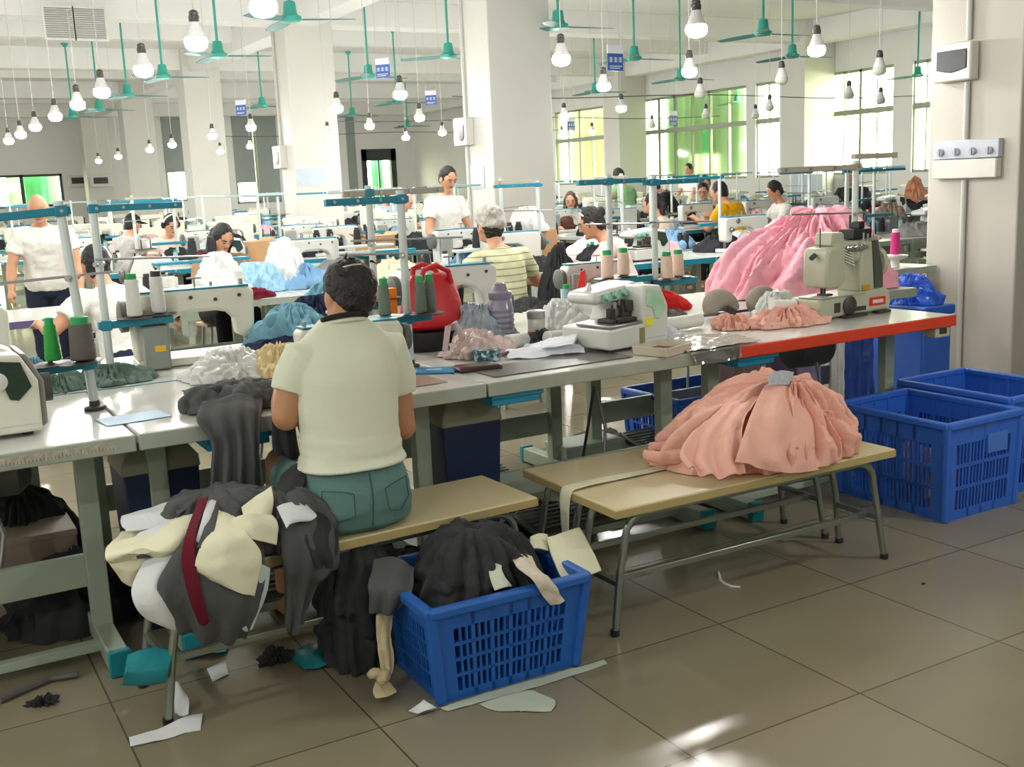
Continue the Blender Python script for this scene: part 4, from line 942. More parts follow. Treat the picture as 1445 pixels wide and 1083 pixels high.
def rack(label, loc, rz=0, arm=(-.36, .04), tray=(-.25, .06), ztray=.20, top=.66, bar=None, arm_m=None, simple=False, lean=0, rods=True, discs=None):
    """thread stand: pole, tray channel with discs, guide arm on top"""
    r = empty('thread_stand', loc, label, 'thread stand', rz)
    MB().tube([(0, 0, .012), (0, 0, top+.02)], .0155, 10).build('pole', pole_m, r)
    MB().bb((tray[0], -.016, ztray-.030), (tray[1], .016, ztray)).build('tray_bar', bar or bar_m, r, bevel=.003)
    MB().bb((arm[0], -.014, top-.026), (arm[1], .014, top)).build('guide_arm', arm_m or bar or bar_m, r, bevel=.003)
    if simple: return r
    MB().lathe([(.036, 0), (.036, .010), (.018, .014), (.017, .03)], (0, 0, 0), 16).build('base_clamp', iron_m, r)
    for x, y_ in discs or ((tray[0]+.05, -.035), (tray[0]+.16, .03)):
        MB().lathe([(.02, ztray-.002), (.068, ztray+.003), (.071, ztray+.007), (.02, ztray+.007), (.008, ztray+.012), (.006, ztray+.10)], (x, y_, 0), 22).build('spool_disc', disc_m, r)
    if rods:
        g = MB(); g.tube([(arm[0]*.9, -.03, top*.66+.02), (arm[1]+.1, .03, top*.66)], .0045, 6); g.tube([(-.02, -.02, top*.66), (.02, .02, top*.66)], .010, 8); g.build('guide_rod', steel_m, r)
    e = MB()
    for k in range(4):
        x = arm[0]+.03+k*(arm[1]-arm[0]-.06)/3; e.tube([(x, -.016, top-.012), (x, -.024, top-.012)], .006, 8)
    e.build('thread_eye', steel_m, r)
    MB().bb((-.02, -.02, ztray-.036), (.02, .02, ztray+.004)).build('joint', bar or bar_m, r, bevel=.003); MB().bb((-.02, -.02, top-.03), (.02, .02, top+.005)).build('joint', bar or bar_m, r, bevel=.003)
    return r
def cone_mesh(m, tip, h=.15, r0=.032, r1=.018, tiph=.022, name='thread_cone', label='x', tm=None):
    r = empty(name, (0, 0, 0), label, 'thread cone')
    b = MB(); n = 14; prof = [(r0*.9, .004), (r0, .008)]
    for k in range(n+1):
        u = k/n; prof.append((r0+(r1-r0)*u + (.0006 if k % 2 else -.0006), .008+(h-.008)*u))
    b.lathe(prof, n=20).build('winding', m, r)
    MB().lathe([(r1*.8, h), (r1*.78, h+tiph), (r1*.55, h+tiph+.002)], n=16).build('tube_tip', tm or tip, r)
    return r
tip_green = mat('cone_tip_green', (28, 150, 84), .5, var=.02); tip_dark = mat('cone_tip_dark', (40, 40, 42), .5, var=.02); tip_white = mat('cone_tip_white', (220, 220, 214), .5, var=.02)
def thread(name, col): return mat('thread_' + name, col, .75, var=.06, vscale=60, bump=.3, bscale=220)
T_grey = thread('grey', (92, 88, 82)); T_dg = thread('dark_green_grey', (98, 114, 100)); T_white = thread('white', (226, 226, 218)); T_pink = thread('peach', (232, 204, 184)); T_blue = thread('pale_blue', (148, 182, 196)); T_black = thread('black', (30, 31, 36)); T_mag = thread('magenta', (196, 40, 120)); T_rose = thread('rose', (190, 70, 92)); T_mauve = thread('mauve', (150, 130, 160)); T_green = thread('printed_green', (40, 150, 60))
# ================================================================== the near work row
S = AY
TT = .762
table('white topped sewing table carrying the cream overlock at the picture edge', -.62, .578, 3.30, 4.17, drawer=-.3)
table('white topped sewing table in front of the seated person in ivory', .582, 1.768, 3.30, 4.17, drawer=-.28)
table('grey sewing table carrying the mint windowed overlock', 1.772, 2.915, 3.30, 4.17, drawer=-.43, motor=False)
table('orange edged sewing table carrying the coverstitch machine', 2.925, 4.245, 3.30, 4.10, edge=orange_m, drawer=-.52)
for i, (x0, x1, e, lab) in enumerate(((-1.9, -.72, bar_m, 'teal edged table of the second line, farthest from the orange table'), (-.7, .49, bar_m, 'teal edged table behind the cream overlock'), (.51, 1.70, bar_m, 'teal edged table carrying the lockstitch machine seen from behind'), (1.72, 2.90, edge_m, 'grey edged table behind the red tote bag'), (2.92, 4.08, bar_m, 'teal edged table with peach thread cones and the red cloth'), (4.10, 5.06, edge_m, 'table carrying the big pink fabric heap'),)):
    table(lab, x0, x1, 4.20, 5.0, edge=e, drawer=None, face=1)
# ---- benches
bench_top = mat('bench_laminate', (206, 193, 154), .38, var=.05, vscale=4, spec=.4); bench_edge = mat('bench_edge', (174, 157, 106), .5, var=.05); tubem = mat('bench_steel', (142, 150, 140), .28, metal=.75, var=.08, vscale=14)
def bench(label, cx, cy, w, d, rz, h=.43):
    r = empty('bench', (cx, cy, 0), label, 'bench', rz)
    MB().box((0, 0, h-.016), (w, d, .032)).build('seat', bench_top, r, bevel=.004)
    e = MB(); e.box((0, 0, h-.017), (w+.003, d+.003, .024)); e.build('edge_strip', bench_edge, r)
    iy = d/2-.045
    for s in (-1, 1):
        pts = []
        xl = w/2-.06
        for q in (-1, 1):
            arc = [(q*(xl+.05), s*(iy+.01), .012), (q*(xl+.02), s*iy, .20), (q*(xl-.005), s*iy, .315)] + [(q*(xl-.005-.07*(1-math.cos(a))), s*iy, .315+.07*math.sin(a)) for a in (.4, .8, 1.2, PI/2)]
            pts += arc if q < 0 else arc[::-1]
        MB().tube(pts, .0125, 10).build('leg_frame', tubem, r)
        MB().bar((-(xl+.02), s*(iy-.05), .165), (xl+.02, s*(iy-.05), .165), .022, .022).build('stretcher', tubem, r, bevel=.003) if s < 0 else None
    for q in (-1, 1):
        MB().bar((q*(w/2-.035), -iy, .165), (q*(w/2-.035), iy, .165), .02, .02).build('crossbar', tubem, r, bevel=.003)
        for s in (-1, 1): MB().lathe([(.015, 0), (.016, .02)], (q*(w/2-.008), s*(iy+.01), 0), 10).build('foot_cap', black_p, r)
    return r
bench('pale wooden topped bench on steel tube legs under the seated person', 1.125, 3.105, 1.24, .36, .035)
bench('pale bench with the peach fabric pile, the one standing away from the tables', 2.49, 2.81, 1.24, .295, -.012)
bench('pale bench pushed against the back of the peach pile bench', 2.50, 3.115, 1.22, .305, -.02)
# ---- blue slotted crates
crate_b = mat('crate_blue', (28, 92, 176), .42, var=.06, vscale=5); crate_d = mat('crate_deep_blue', (44, 98, 196), .42, var=.06, vscale=5)
def crate(label, loc, rz, w, d, h, flare=.04, rows=4, groups=6, slots=3, m=None, card=False):
    m = m or crate_b
    r = empty('crate', loc, label, 'crate', rz); t = .012
    def panel(a, c, inward, L, name='wall'):
        a0, a1, c0, c1 = V(a[0]), V(a[1]), V(c[0]), V(c[1]); inn = V(inward)*t; b = MB()
        P = lambda u, v: (a0*(1-u)+a1*u)*(1-v) + (c0*(1-u)+c1*u)*v
        def cell(u0, u1, v0, v1, th=1.0):
            q = [P(u0, v0), P(u1, v0), P(u1, v1), P(u0, v1)]; q = q + [p+inn*th for p in q]
            b.add(q, [(0, 1, 2, 3), (7, 6, 5, 4), (0, 4, 5, 1), (1, 5, 6, 2), (2, 6, 7, 3), (3, 7, 4, 0)])
        v0, v1 = .10, .79; eu = .13
        cell(0, 1, 0, v0); cell(0, 1, v1, 1); cell(0, eu, v0, v1); cell(1-eu, 1, v0, v1)
        hv = (v1-v0)/rows
        for k in range(1, rows): cell(eu, 1-eu, v0+hv*k-.018, v0+hv*k+.018)
        G = max(2, round(groups*L)); gw = (1-2*eu)/G
        for k in range(G+1): cell(max(0, eu+gw*k-.013), min(1, eu+gw*k+.013), 0, 1, 1.35) if 0 < k < G else None
        for k in range(G):
            for j in range(1, slots): cell(eu+gw*(k+j/slots)-.007, eu+gw*(k+j/slots)+.007, v0, v1, .8)
        return b.build(name, m, r, smooth=0)
    W0, D0, W1, D1 = w/2, d/2, w/2+flare, d/2+flare
    B = [(-W0, -D0, .0), (W0, -D0, .0), (W0, D0, .0), (-W0, D0, .0)]; T = [(-W1, -D1, h), (W1, -D1, h), (W1, D1, h), (-W1, D1, h)]
    for k, inn, L in ((0, (0, 1, 0), w/.5), (1, (-1, 0, 0), d/.5), (2, (0, -1, 0), w/.5), (3, (1, 0, 0), d/.5)):
        panel((B[k], B[(k+1) % 4]), (T[k], T[(k+1) % 4]), inn, L)
    for k in range(4): MB().tube([V(B[k])*.985+V((0, 0, .006)), V(T[k])*.99], .018, 8).build('corner_post', m, r)
    rim = MB(); q = .005
    for k in range(4):
        a, e = V(T[k]), V(T[(k+1) % 4]); rim.bar(a+(a-e).normalized()*q, e+(e-a).normalized()*q, .034, .03)
    rim.build('rim', m, r, bevel=.008, seg=3)
    MB().bb((-W0+.005, -D0+.005, .006), (W0-.005, D0-.005, .016)).build('base', m, r)
    if card: MB().bb((W0*.05, -D0-flare*.72-.012, h*.64), (W0*.62, -D0-flare*.72+.004, h*.84)).build('label_plate', mat('crate_plate', (62, 112, 190), .45, var=.02), r, bevel=.002)
    return r
crate('bright blue slotted crate full of dark scraps before the seated person', (1.432, 2.80, 0), -.02, .455, .40, .285, flare=.028, rows=4, groups=7)
crate('empty deep blue crate standing forward beside the peach pile bench', (3.835, 3.115, 0), .0, .44, .57, .405, flare=.012, rows=3, groups=4, slots=4, m=crate_d, card=True)
crate('deep blue crate against the near pillar, beyond the forward one', (4.345, 3.20, 0), .0, .44, .57, .43, flare=.012, rows=3, groups=4, slots=4, m=crate_d)
crate('blue crate under the orange edged table', (3.75, 4.55, 0), .02, .62, .44, .30, flare=.02, rows=2, groups=5, m=crate_d)
# ---- machines of the near rows
overlock('cream overlock with dark green window cut off by the picture edge', (.175, 3.63, TT), .02, dkgreen_w, body=ivorym)
overlock('white overlock with mint green window and yellow sticker', (2.575, 3.665, TT), .17, mint_glass, knob=False)
coverstitch('greige coverstitch machine with red maker plate on the orange edged table', (3.90, 3.655, TT), .06)
lockstitch('ivory lockstitch machine seen from behind, arch toward the blue heap', (1.075, 4.60, TT), PI-.05)
lockstitch('white lockstitch machine hidden behind the seated person in ivory', (1.42, 3.66, TT-.025), 0, scale=.78)
# control box standing by the lockstitch pillar
cb = empty('control_box', (.905, 4.50, TT), 'grey control box with yellow sticker beside the lockstitch pillar', 'control box')
MB().bb((-.05, -.03, 0), (.05, .03, .18)).build('housing', mat('box_grey', (134, 140, 134), .45, var=.05), cb, bevel=.008); MB().bb((-.012, -.033, .075), (.032, -.029, .10)).build('sticker', mat('amber_sticker', (232, 186, 40), .5, var=.1), cb)
# ---- thread stands and their cones
r1_ = rack('thread stand with dark grey and printed green cones, by the cream overlock', (.545, 3.79, TT), .0, arm=(-.62, .03), tray=(-.19, .03), ztray=.172, top=.672, discs=((-.115, -.03), (-.03, -.085)))
r1_.rotation_euler[1] = -.055
rack('thread stand with three white cones behind the lockstitch machine', (.722, 4.50, TT), 0, arm=(-.02, .34), tray=(-.03, .26), ztray=.215, top=.668, discs=((.11, -.02), (.215, .03)))
rack('thread stand with dark green cones beside the seated person in ivory', (1.705, 3.79, TT), .0, arm=(-.30, .03), tray=(-.17, .10), ztray=.205, top=.655, discs=((-.105, -.03), (.05, -.06)))
rack('thread stand with beige arm behind the red tote bag', (1.84, 4.42, TT), 0, arm=(-.12, .36), tray=(-.1, .14), ztray=.2, top=.68, arm_m=beige_bar)
rack('thread stand with peach cones on the longer teal tray', (3.10, 4.42, TT), 0, arm=(-.18, .22), tray=(-.07, .26), ztray=.195, top=.682, discs=((-.045, -.035), (.10, .03)))
rack('thread stand with peach cones on the shorter teal tray', (3.36, 4.40, TT), 0, arm=(-.06, .30), tray=(-.02, .26), ztray=.165, top=.668, discs=((.045, -.035), (.17, .03)))
rack('beige thread stand on the orange edged table above the coverstitch machine', (4.125, 3.80, TT), .0, arm=(-.50, .03), tray=(-.12, .12), ztray=.36, top=.70, bar=beige_bar)
tag(MB().bb((4.105, 3.785, 1.485), (4.40, 3.813, 1.512)).build('guide_arm_extension', beige_bar), 'short beige guide bar above the beige thread stand', 'guide bar')
CONES = {}
def cone(kind, loc, label, group=None, rz=0, lay=None):
    spec = {'grey': (T_grey, tip_green, .12, .041, .036), 'green': (T_green, tip_green, .12, .026, .018), 'dgreen': (T_dg, tip_green, .12, .024, .019), 'white': (T_white, tip_green, .15, .030, .026), 'whitew': (T_white, tip_dark, .15, .030, .026), 'peach': (T_pink, tip_green, .115, .031, .028), 'blue': (T_blue, tip_green, .13, .026, .022), 'black': (T_black, tip_dark, .13, .036, .028), 'magenta': (T_mag, tip_white, .15, .033, .028), 'mauve': (T_mauve, tip_white, .10, .03, .026), 'rose': (T_rose, tip_white, .10, .03, .026), 'lying': (T_white, tip_dark, .13, .034, .026)}[kind]
    if kind not in CONES: CONES[kind] = o = cone_mesh(spec[0], spec[1], spec[2], spec[3], spec[4]); o['label'] = label; o.location = loc
    else: o = dup(CONES[kind], loc, label=label)
    o.rotation_euler = lay if lay else (0, 0, rz)
    if group: o['group'] = group
    elif 'group' in o: del o['group']
    return o
zt = TT
cone('green', (.43, 3.76, zt+.179), 'printed green thread cone on the stand by the cream overlock'); cone('grey', (.515, 3.705, zt+.179), 'fat dark grey thread cone on the stand by the cream overlock')
cone('white', (.832, 4.48, zt+.224), 'white thread cone with green tip above the lockstitch machine'); cone('whitew', (.937, 4.53, zt+.224), 'white thread cone with dark tip, closest to the lockstitch arm'); cone('whitew', (.665, 4.54, zt+.0), 'white thread cone half hidden by the thread stand pole')
for x, y, l in ((1.60, 3.76, 'dark green thread cone standing closest to the black haired head'), (1.735, 3.73, 'dark green cone with bright tip just beside the thread stand pole'), (1.790, 3.76, 'dark green thread cone at the end of the tray before the red tote')): cone('dgreen', (x, y, zt+.212), l)
for x, y, z, l in ((3.055, 4.385, .202, 'peach thread cone with green tip farthest along the longer teal tray'), (3.20, 4.45, .202, 'fat peach thread cone in the middle of the longer teal tray'), (3.405, 4.365, .172, 'peach thread cone on the shorter tray, next to the pole'), (3.53, 4.43, .172, 'peach thread cone at the end of the shorter tray toward the pink heap')): cone('peach', (x, y, zt+z), l)
cone('blue', (3.04, 4.74, zt), 'pale blue thread cone standing before the profile person in pink'); cone('blue', (3.48, 4.78, zt), 'pale blue thread cone behind the shorter peach tray')
table('cream topped table end beside the near pillar', 5.42, 6.28, 5.05, 5.75, drawer=None, motor=False)
MG = V((5.96, 5.13, 0)); cone('magenta', (MG.x, MG.y, .85), 'magenta thread cone on a white disc beside the near pillar')
ds = empty('spool_dish', (MG.x, MG.y, TT), 'white spool dish holding the magenta cone', 'spool dish'); MB().lathe([(.03, 0), (.03, .05), (.08, .07), (.085, .085), (.02, .088)], n=24).build('dish', whitem, ds)
# ---- soft things on the tables
clear = glass_material('clear_plastic_film', (.86, .88, .88, 1), .22)
bagw = mat('milky_plastic', (232, 234, 232), .22, var=.06, vscale=12, alpha=.86, bump=.25, bscale=18); bagb = mat('sky_blue_plastic', (150, 196, 228), .25, var=.08, bump=.3, bscale=18); bagg = mat('grey_blue_plastic', (158, 170, 180), .25, var=.1, bump=.3, bscale=18, alpha=.9); pinkbag = mat('pale_pink_plastic', (228, 204, 200), .18, var=.06, bump=.3, bscale=16, alpha=.9)
dark_grey = cloth('charcoal_jersey', (82, 84, 84), var=.12, vscale=14); black_cl = cloth('black_jersey', (54, 56, 57), var=.12, vscale=14); teal_cl = cloth('teal_jersey', (112, 158, 176), var=.1); navy_cl = cloth('navy_jersey', (36, 46, 72), var=.1); maroon = cloth('maroon_jersey', (96, 20, 38), var=.1); creamc = cloth('cream_cotton_shirt', (226, 224, 196), var=.05); whitec = cloth('white_interlining', (220, 224, 226), var=.04); tan_b = cloth('cream_bundle', (220, 202, 158), var=.1, vscale=20, bump=.4)
peach_c = cloth('peach_jersey', (230, 178, 162), var=.05, vscale=5, bump=.15, bscale=80); pink_c = cloth('pink_jersey', (246, 178, 194), var=.06, vscale=4, bump=.15, bscale=60); red_c = cloth('red_cloth', (206, 40, 36), var=.08); green_grey = cloth('grey_green_jersey', (104, 124, 114), var=.14, vscale=22); tealgreen = cloth('teal_plastic_sheet', (40, 132, 142), rough=.4)
def H(name, label, cat, m, x, y, z, rx, ry, h, seed=1, jit=.15, kind=None, **k):
    d = dict(nth=100, nr=30, fold=.02, lump=.02, kth=4, lk=9)
    d.update(k)
    if cat == 'plastic bag': d.update(kth=2.4, kr=3.0, warp=1.4, fold=.018, lump=.03, lk=9, fine=.35, nth=130, nr=40)
    o = heap(name, m, (0, 0, 0), ring_outline(rx, ry, 11, jit, seed), h, seed=seed, **d); o.location = (x, y, z); return tag(o, label, cat)
H('plastic_bag', 'milky white plastic bag lying flat between the lockstitch machine and the seated person', 'plastic bag', bagw, 1.07, 4.10, zt, .20, .13, .10, 3, kr=4)
H('cloth_bundle', 'tan and cream cloth bundle beside the elbow of the seated person', 'cloth bundle', tan_b, 1.27, 4.05, zt, .15, .12, .105, 5, kr=3, kth=6)
H('garment_heap', 'pale teal garment heap before the lockstitch needle', 'garment heap', teal_cl, 1.50, 4.55, zt, .22, .20, .20, 8, fold=.025)
H('garment_heap', 'navy garment folded over the pale teal heap', 'garment heap', navy_cl, 1.66, 4.68, zt, .25, .18, .22, 9, fold=.025)
H('garment_heap', 'pale teal garment heap behind the black haired head', 'garment heap', teal_cl, 1.80, 4.90, zt, .20, .14, .255, 12, fold=.025)
H('garment_heap', 'flat navy garment hanging below the teal heaps', 'garment heap', navy_cl, 1.38, 4.42, zt, .20, .12, .085, 15)
H('cloth_scraps', 'crumpled grey green cloth under the printed green cone', 'cloth scraps', green_grey, .50, 4.31, zt, .14, .10, .055, 21, kth=8, fold=.018, lk=18)
H('cloth_scraps', 'crumpled grey green cloth by the foot of the white cone stand', 'cloth scraps', green_grey, .69, 4.33, zt, .15, .11, .062, 22, kth=9, fold=.018, lk=18)
H('face_mask', 'pale blue cloth mask hung behind the printed green cone', 'mask', teal_cl, .42, 4.32, zt, .07, .05, .12, 23)
# red tote
rt = empty('tote_bag', (1.995, 4.18, TT), 'red tote bag with black bottom behind the dark green cones', 'bag', .1, scale=1.1)
MB().loft([[V((.125*a*math.cos(t)+.0, .09*bq*math.sin(t), z)) + V((.012*noise.noise(V((math.cos(t)*2, math.sin(t)*2, z*9))), 0, 0)) for t in [2*PI*k/40 for k in range(40)]] for z, a, bq in ((.07, 1.06, 1.0), (.12, 1.12, 1.05), (.18, 1.06, .9), (.24, .92, .62), (.285, .74, .34), (.292, .70, .25))]).build('body', mat('red_tote', (188, 26, 36), .5, var=.1, vscale=9, bump=.2), rt, sub=1)
MB().loft([[V((.125*a*math.cos(t), .09*a*math.sin(t), z)) for t in [2*PI*k/40 for k in range(40)]] for z, a in ((.0, .95), (.01, 1.02), (.072, 1.065))]).build('bottom', black_p, rt)
for s in (-1, 1): MB().tube([V((-.06, s*.03, .26)), V((-.05, s*.04, .31)), V((0, s*.05, .325)), V((.055, s*.045, .30)), V((.075, s*.035, .25))], .011, 8).build('handle', mat('red_tote', (188, 26, 36), .5), rt)
tag(MB().bb((1.865, 4.40, TT), (1.935, 4.44, TT+.25)).build('folder', mat('amber_card', (224, 160, 44), .5, var=.04), bevel=.003), 'amber yellow card folder behind the thread stand pole', 'folder')
H('plastic_bag', 'clear bag of yellow and cream bits beside the head of the seated person', 'plastic bag', mat('cream_plastic', (224, 214, 176), .25, var=.2, vscale=14, bump=.3), 1.70, 4.08, zt, .11, .10, .13, 25)
H('plastic_bag', 'pale pink knotted plastic bag before the red tote', 'plastic bag', pinkbag, 2.045, 3.90, zt, .17, .12, .10, 31, kth=6, fold=.03)
tag(MB().tube([AY(628, 495, 3.86), AY(632, 462, 3.86), AY(642, 455, 3.86), AY(650, 470, 3.86), AY(655, 492, 3.88)], [.012, .013, .012, .013, .012], 8).build('bag_handle', pinkbag), 'looped pale pink handle of the knotted plastic bag', 'bag handle')
H('plastic_bag', 'grey blue plastic bag around the lilac water bottle', 'plastic bag', bagg, 2.20, 4.12, zt, .17, .15, .19, 33, kth=6, fold=.03)
# bottle
bo = empty('water_bottle', (2.26, 4.05, TT), 'big lilac water bottle with handle lid among the plastic bags', 'bottle')
lil = mat('lilac_plastic', (140, 136, 154), .2, var=.1, vscale=18, coat=.4)
prof = [(.05, 0), (.058, .01)]
for k in range(13): prof.append((.056+(.003 if k % 2 else -.002), .02+k*.012))
prof += [(.05, .185), (.042, .20)]
MB().lathe(prof, n=28).build('body', lil, bo); MB().lathe([(.046, .195), (.05, .205), (.05, .225), (.034, .235), (.026, .262), (.014, .268)], n=24).build('lid', mat('lilac_lid', (126, 120, 140), .35), bo)
MB().tube([(.05, 0, .21), (.062, 0, .2), (.066, 0, .16), (.058, 0, .13)], .005, 8).build('strap', mat('lilac_lid', (126, 120, 140), .35), bo)
cu = empty('glass_cup', (2.40, 3.99, TT), 'tall clear glass cup with metal lid beside the lilac bottle', 'cup')
MB().lathe([(.034, 0), (.036, .004), (.038, .105), (.036, .108)], n=24).build('glass', mat('cup_glass', (214, 210, 204), .08, var=.05, coat=.5), cu); MB().lathe([(.039, .104), (.04, .11), (.04, .135), (.03, .14)], n=24).build('lid', steel_m, cu)
MB().lathe([(.0385, .03), (.0386, .05)], n=24).build('red_print', mat('red_print', (196, 90, 70), .4, var=.3, vscale=40), cu)
H('plastic_bag', 'white crumpled plastic bag between glass cup and mint windowed overlock', 'plastic bag', bagw, 2.62, 4.05, zt, .19, .16, .16, 41, kth=6, fold=.03)
H('cloth_scraps', 'dark crumpled rag at the foot of the lilac bottle', 'rag', mat('dark_rag', (70, 74, 76), .7, var=.2), 2.36, 3.90, zt, .05, .04, .05, 43)
cone('lying', (2.175, 3.86, zt+.034), 'white thread cone lying on its side before the lilac bottle', lay=(PI/2, 0, 1.95)); cone('lying', (2.35, 3.83, zt+.034), 'white cone lying on its side next to the crumpled papers', lay=(PI/2, 0, 1.75))
tp = empty('tape_roll', (2.005, 3.72, TT), 'roll of camouflage printed tape before the pink plastic bag', 'tape roll')
camo = mat('camo_tape', (64, 104, 116), .4, var=0)
_nt = camo.node_tree; _n = _nt.nodes.new('ShaderNodeTexNoise'); _n.inputs['Scale'].default_value = 55; _t = _nt.nodes.new('ShaderNodeTexCoord'); _nt.links.new(_t.outputs['Object'], _n.inputs['Vector'])
_c = _nt.nodes.new('ShaderNodeValToRGB'); _c.color_ramp.interpolation = 'CONSTANT'; _e = _c.color_ramp.elements; _e[0].color = lin((32, 58, 72)); _e[1].position = .47; _e[1].color = lin((84, 130, 142)); _k = _e.new(.56); _k.color = lin((190, 208, 210)); _nt.links.new(_n.outputs['Fac'], _c.inputs[0]); _nt.links.new(_c.outputs[0], _nt.nodes['Principled BSDF'].inputs['Base Color'])
MB().lathe([(.026, .0), (.05, .0), (.052, .004), (.052, .042), (.05, .046), (.026, .046), (.026, .002)], n=30).build('roll', camo, tp)
MB().lathe([(.024, .0), (.0255, .0), (.0255, .047), (.024, .047)], n=24).build('core', mat('card_core', (150, 130, 100), .8), tp)
ph = empty('wallet', (1.875, 3.56, TT), 'dark brown wallet lying by the table seam', 'wallet', -.12)
MB().prism([(-.085, 0), (.085, 0), (.088, .012), (.07, .02), (-.07, .02), (-.088, .012)], -.045, .045).build('leather', mat('brown_leather', (62, 38, 34), .35, var=.15, coat=.3), ph, bevel=.006)
bk = empty('mask_packet', (1.71, 3.66, TT), 'flat blue printed mask packet beside the seated person', 'packet', -.55)
MB().bb((-.11, -.06, 0), (.11, .06, .006)).build('packet', mat('packet_blue', (44, 150, 200), .3, var=.05), bk, bevel=.002)
pr_ = MB()
for k, (x, w) in enumerate(((-.06, .05), (.03, .06))): pr_.bb((x-w/2, -.035+.02*k, .006), (x+w/2, -.005+.02*k, .0066))
pr_.build('white_print', mat('packet_print', (196, 220, 236), .4, var=.1), bk)
# crumpled papers
o = sheet('paper_pattern', [[(2.07, 3.66, zt+.004), (2.2, 3.60, zt+.006), (2.37, 3.57, zt+.008)], [(2.10, 3.74, zt+.02), (2.22, 3.70, zt+.032), (2.40, 3.67, zt+.05)], [(2.16, 3.83, zt+.01), (2.28, 3.80, zt+.03), (2.42, 3.78, zt+.05)]], mat('white_paper', (224, 228, 236), .6, var=.04), amp=.010, freq=16, seed=4, ragged=.4, solid=.0015); tag(o, 'crumpled white paper pattern pieces beside the mint windowed overlock', 'paper')
o = sheet('paper_pattern', [[(2.20, 3.62, zt+.034), (2.32, 3.58, zt+.04)], [(2.24, 3.70, zt+.05), (2.40, 3.66, zt+.075)]], mat('white_paper', (224, 228, 236), .6), amp=.008, freq=20, seed=6, ragged=.4, solid=.0015, nu=14, nv=14); tag(o, 'folded white paper lying on top of the pattern papers', 'paper')
# dark cutting board film on the third table
tag(MB().box((2.15, 3.48, zt+.001), (.62, .22, .003), .02).build('cutting_mat', mat('dark_mat', (92, 92, 88), .25, var=.15, vscale=6)), 'dark glossy mat along the front of the grey table', 'mat')
tag(MB().box((1.42, 3.50, zt+.0012), (.5, .20, .002), .0).build('plastic_cover', mat('film_grey', (176, 176, 168), .12, var=.08), smooth=0), 'clear plastic cover taped over the table before the seated person', 'table cover')
# sticker sheet and loose blade-thin ruler
tag(MB().box((.62, 3.545, zt+.0008), (.20, .14, .0012), .1).build('paper_sheet', mat('pale_blue_paper', (176, 208, 234), .5, var=.15, vscale=9), smooth=0), 'pale blue thin paper sheet across the table seam', 'paper')
tag(MB().box((.86, 3.56, zt+.002), (.13, .022, .003), -.05).build('elastic_strip', dark_grey, smooth=0), 'short dark strip lying by the charcoal garment', 'strip')
mr = empty('measuring_tape', (.16, 3.292, .735), 'worn measuring tape stuck along the front edge of the corner table', 'measuring tape')
MB().bb((-.45, -.0035, -.012), (.36, .0, .012)).build('tape', mat('worn_tape', (176, 172, 156), .6, var=.35, vscale=60), mr, smooth=0)
tk = MB()
for k in range(80): tk.bb((-.44+k*.01-.0008, -.0045, -.010), (-.44+k*.01+.0008, -.003, -.003 if k % 5 else .006))
tk.build('tick_marks', mat('tick_ink', (96, 92, 82), .6), mr, smooth=0)
# cardboard tray, flag
tr = empty('parts_tray', (2.60, 3.37, TT), 'shallow beige card tray on the front edge beside the overlock', 'tray', .35)
b = MB(); b.bb((-.085, -.075, 0), (.085, .075, .004))
for q in (-1, 1): b.box((q*.088, 0, .018), (.004, .156, .036), Ry(q*.25)); b.box((0, q*.078, .018), (.176, .004, .036), Rx(-q*.25))
b.build('tray', mat('beige_card', (206, 198, 178), .7, var=.06), tr); MB().bb((-.08, -.07, .004), (.08, .07, .014)).build('scraps', mat('brown_scraps', (128, 108, 88), .9, var=.5, vscale=60, bump=1), tr)['kind'] = 'stuff'
fg = empty('flag', (2.80, 4.22, TT), 'small red flag on a stick behind the mint windowed overlock', 'flag')
MB().tube([(0, 0, 0), (.012, 0, .27)], .004, 8).build('stick', red_c, fg)
MB().add([V((.006, 0, .135)), V((.016, -.004, .27)), V((-.012, .0, .262)), V((-.03, .004, .185)), V((-.036, .008, .165)), V((-.012, .003, .17)), V((-.01, .002, .135))], [(0, 1, 2, 3, 4, 5, 6)]).build('pennant', mat('red_pennant', (226, 44, 34), .55, var=.03), fg, solid=.003, smooth=0)
# right part: red cloth, pads, rolls, peach scraps
H('folded_cloth', 'bright red folded cloth below the peach cones', 'cloth', red_c, 3.43, 4.53, zt, .27, .14, .10, 51, fold=.015, kth=3)
H('folded_cloth', 'second red cloth tucked behind the mint windowed overlock', 'cloth', red_c, 3.12, 4.52, zt, .16, .12, .11, 52, fold=.012)
gpad = cloth('grey_foam_pad', (150, 142, 132), var=.04, bump=.1)
for i, (x, y, s, l) in enumerate(((3.50, 4.06, .105, 'grey padded neck rest beside the red cloth'), (3.74, 4.02, .10, 'grey padded neck rest close to the coverstitch machine'))):
    r = empty('neck_rest', (x, y, TT), l, 'pad', .1)
    MB().tube([V((math.cos(a)*s*.75, -.01+.03*math.sin(a), .0+.012+math.sin(a)*s*.62)) for a in [k*PI/12 for k in range(13)]], [.03+.028*math.sin(k*PI/12) for k in range(13)], 16).build('pad', gpad, r, sub=1)
    MB().prism([(-.02, .0), (.03, .0), (.035, .03), (-.015, .055)], -.066, -.045).build('dark_opening', mat('pad_lining', (60, 54, 50), .9), r)
H('cloth_scraps', 'black and brown crumpled cloth between red cloth and white roll', 'cloth scraps', mat('printed_scraps', (104, 96, 88), .85, var=.5, vscale=25), 3.18, 4.10, zt, .15, .08, .06, 55)
rl = empty('fabric_roll', (3.05, 3.82, zt+.032), 'white curved paper roll lying behind the clear film', 'roll', -.25)
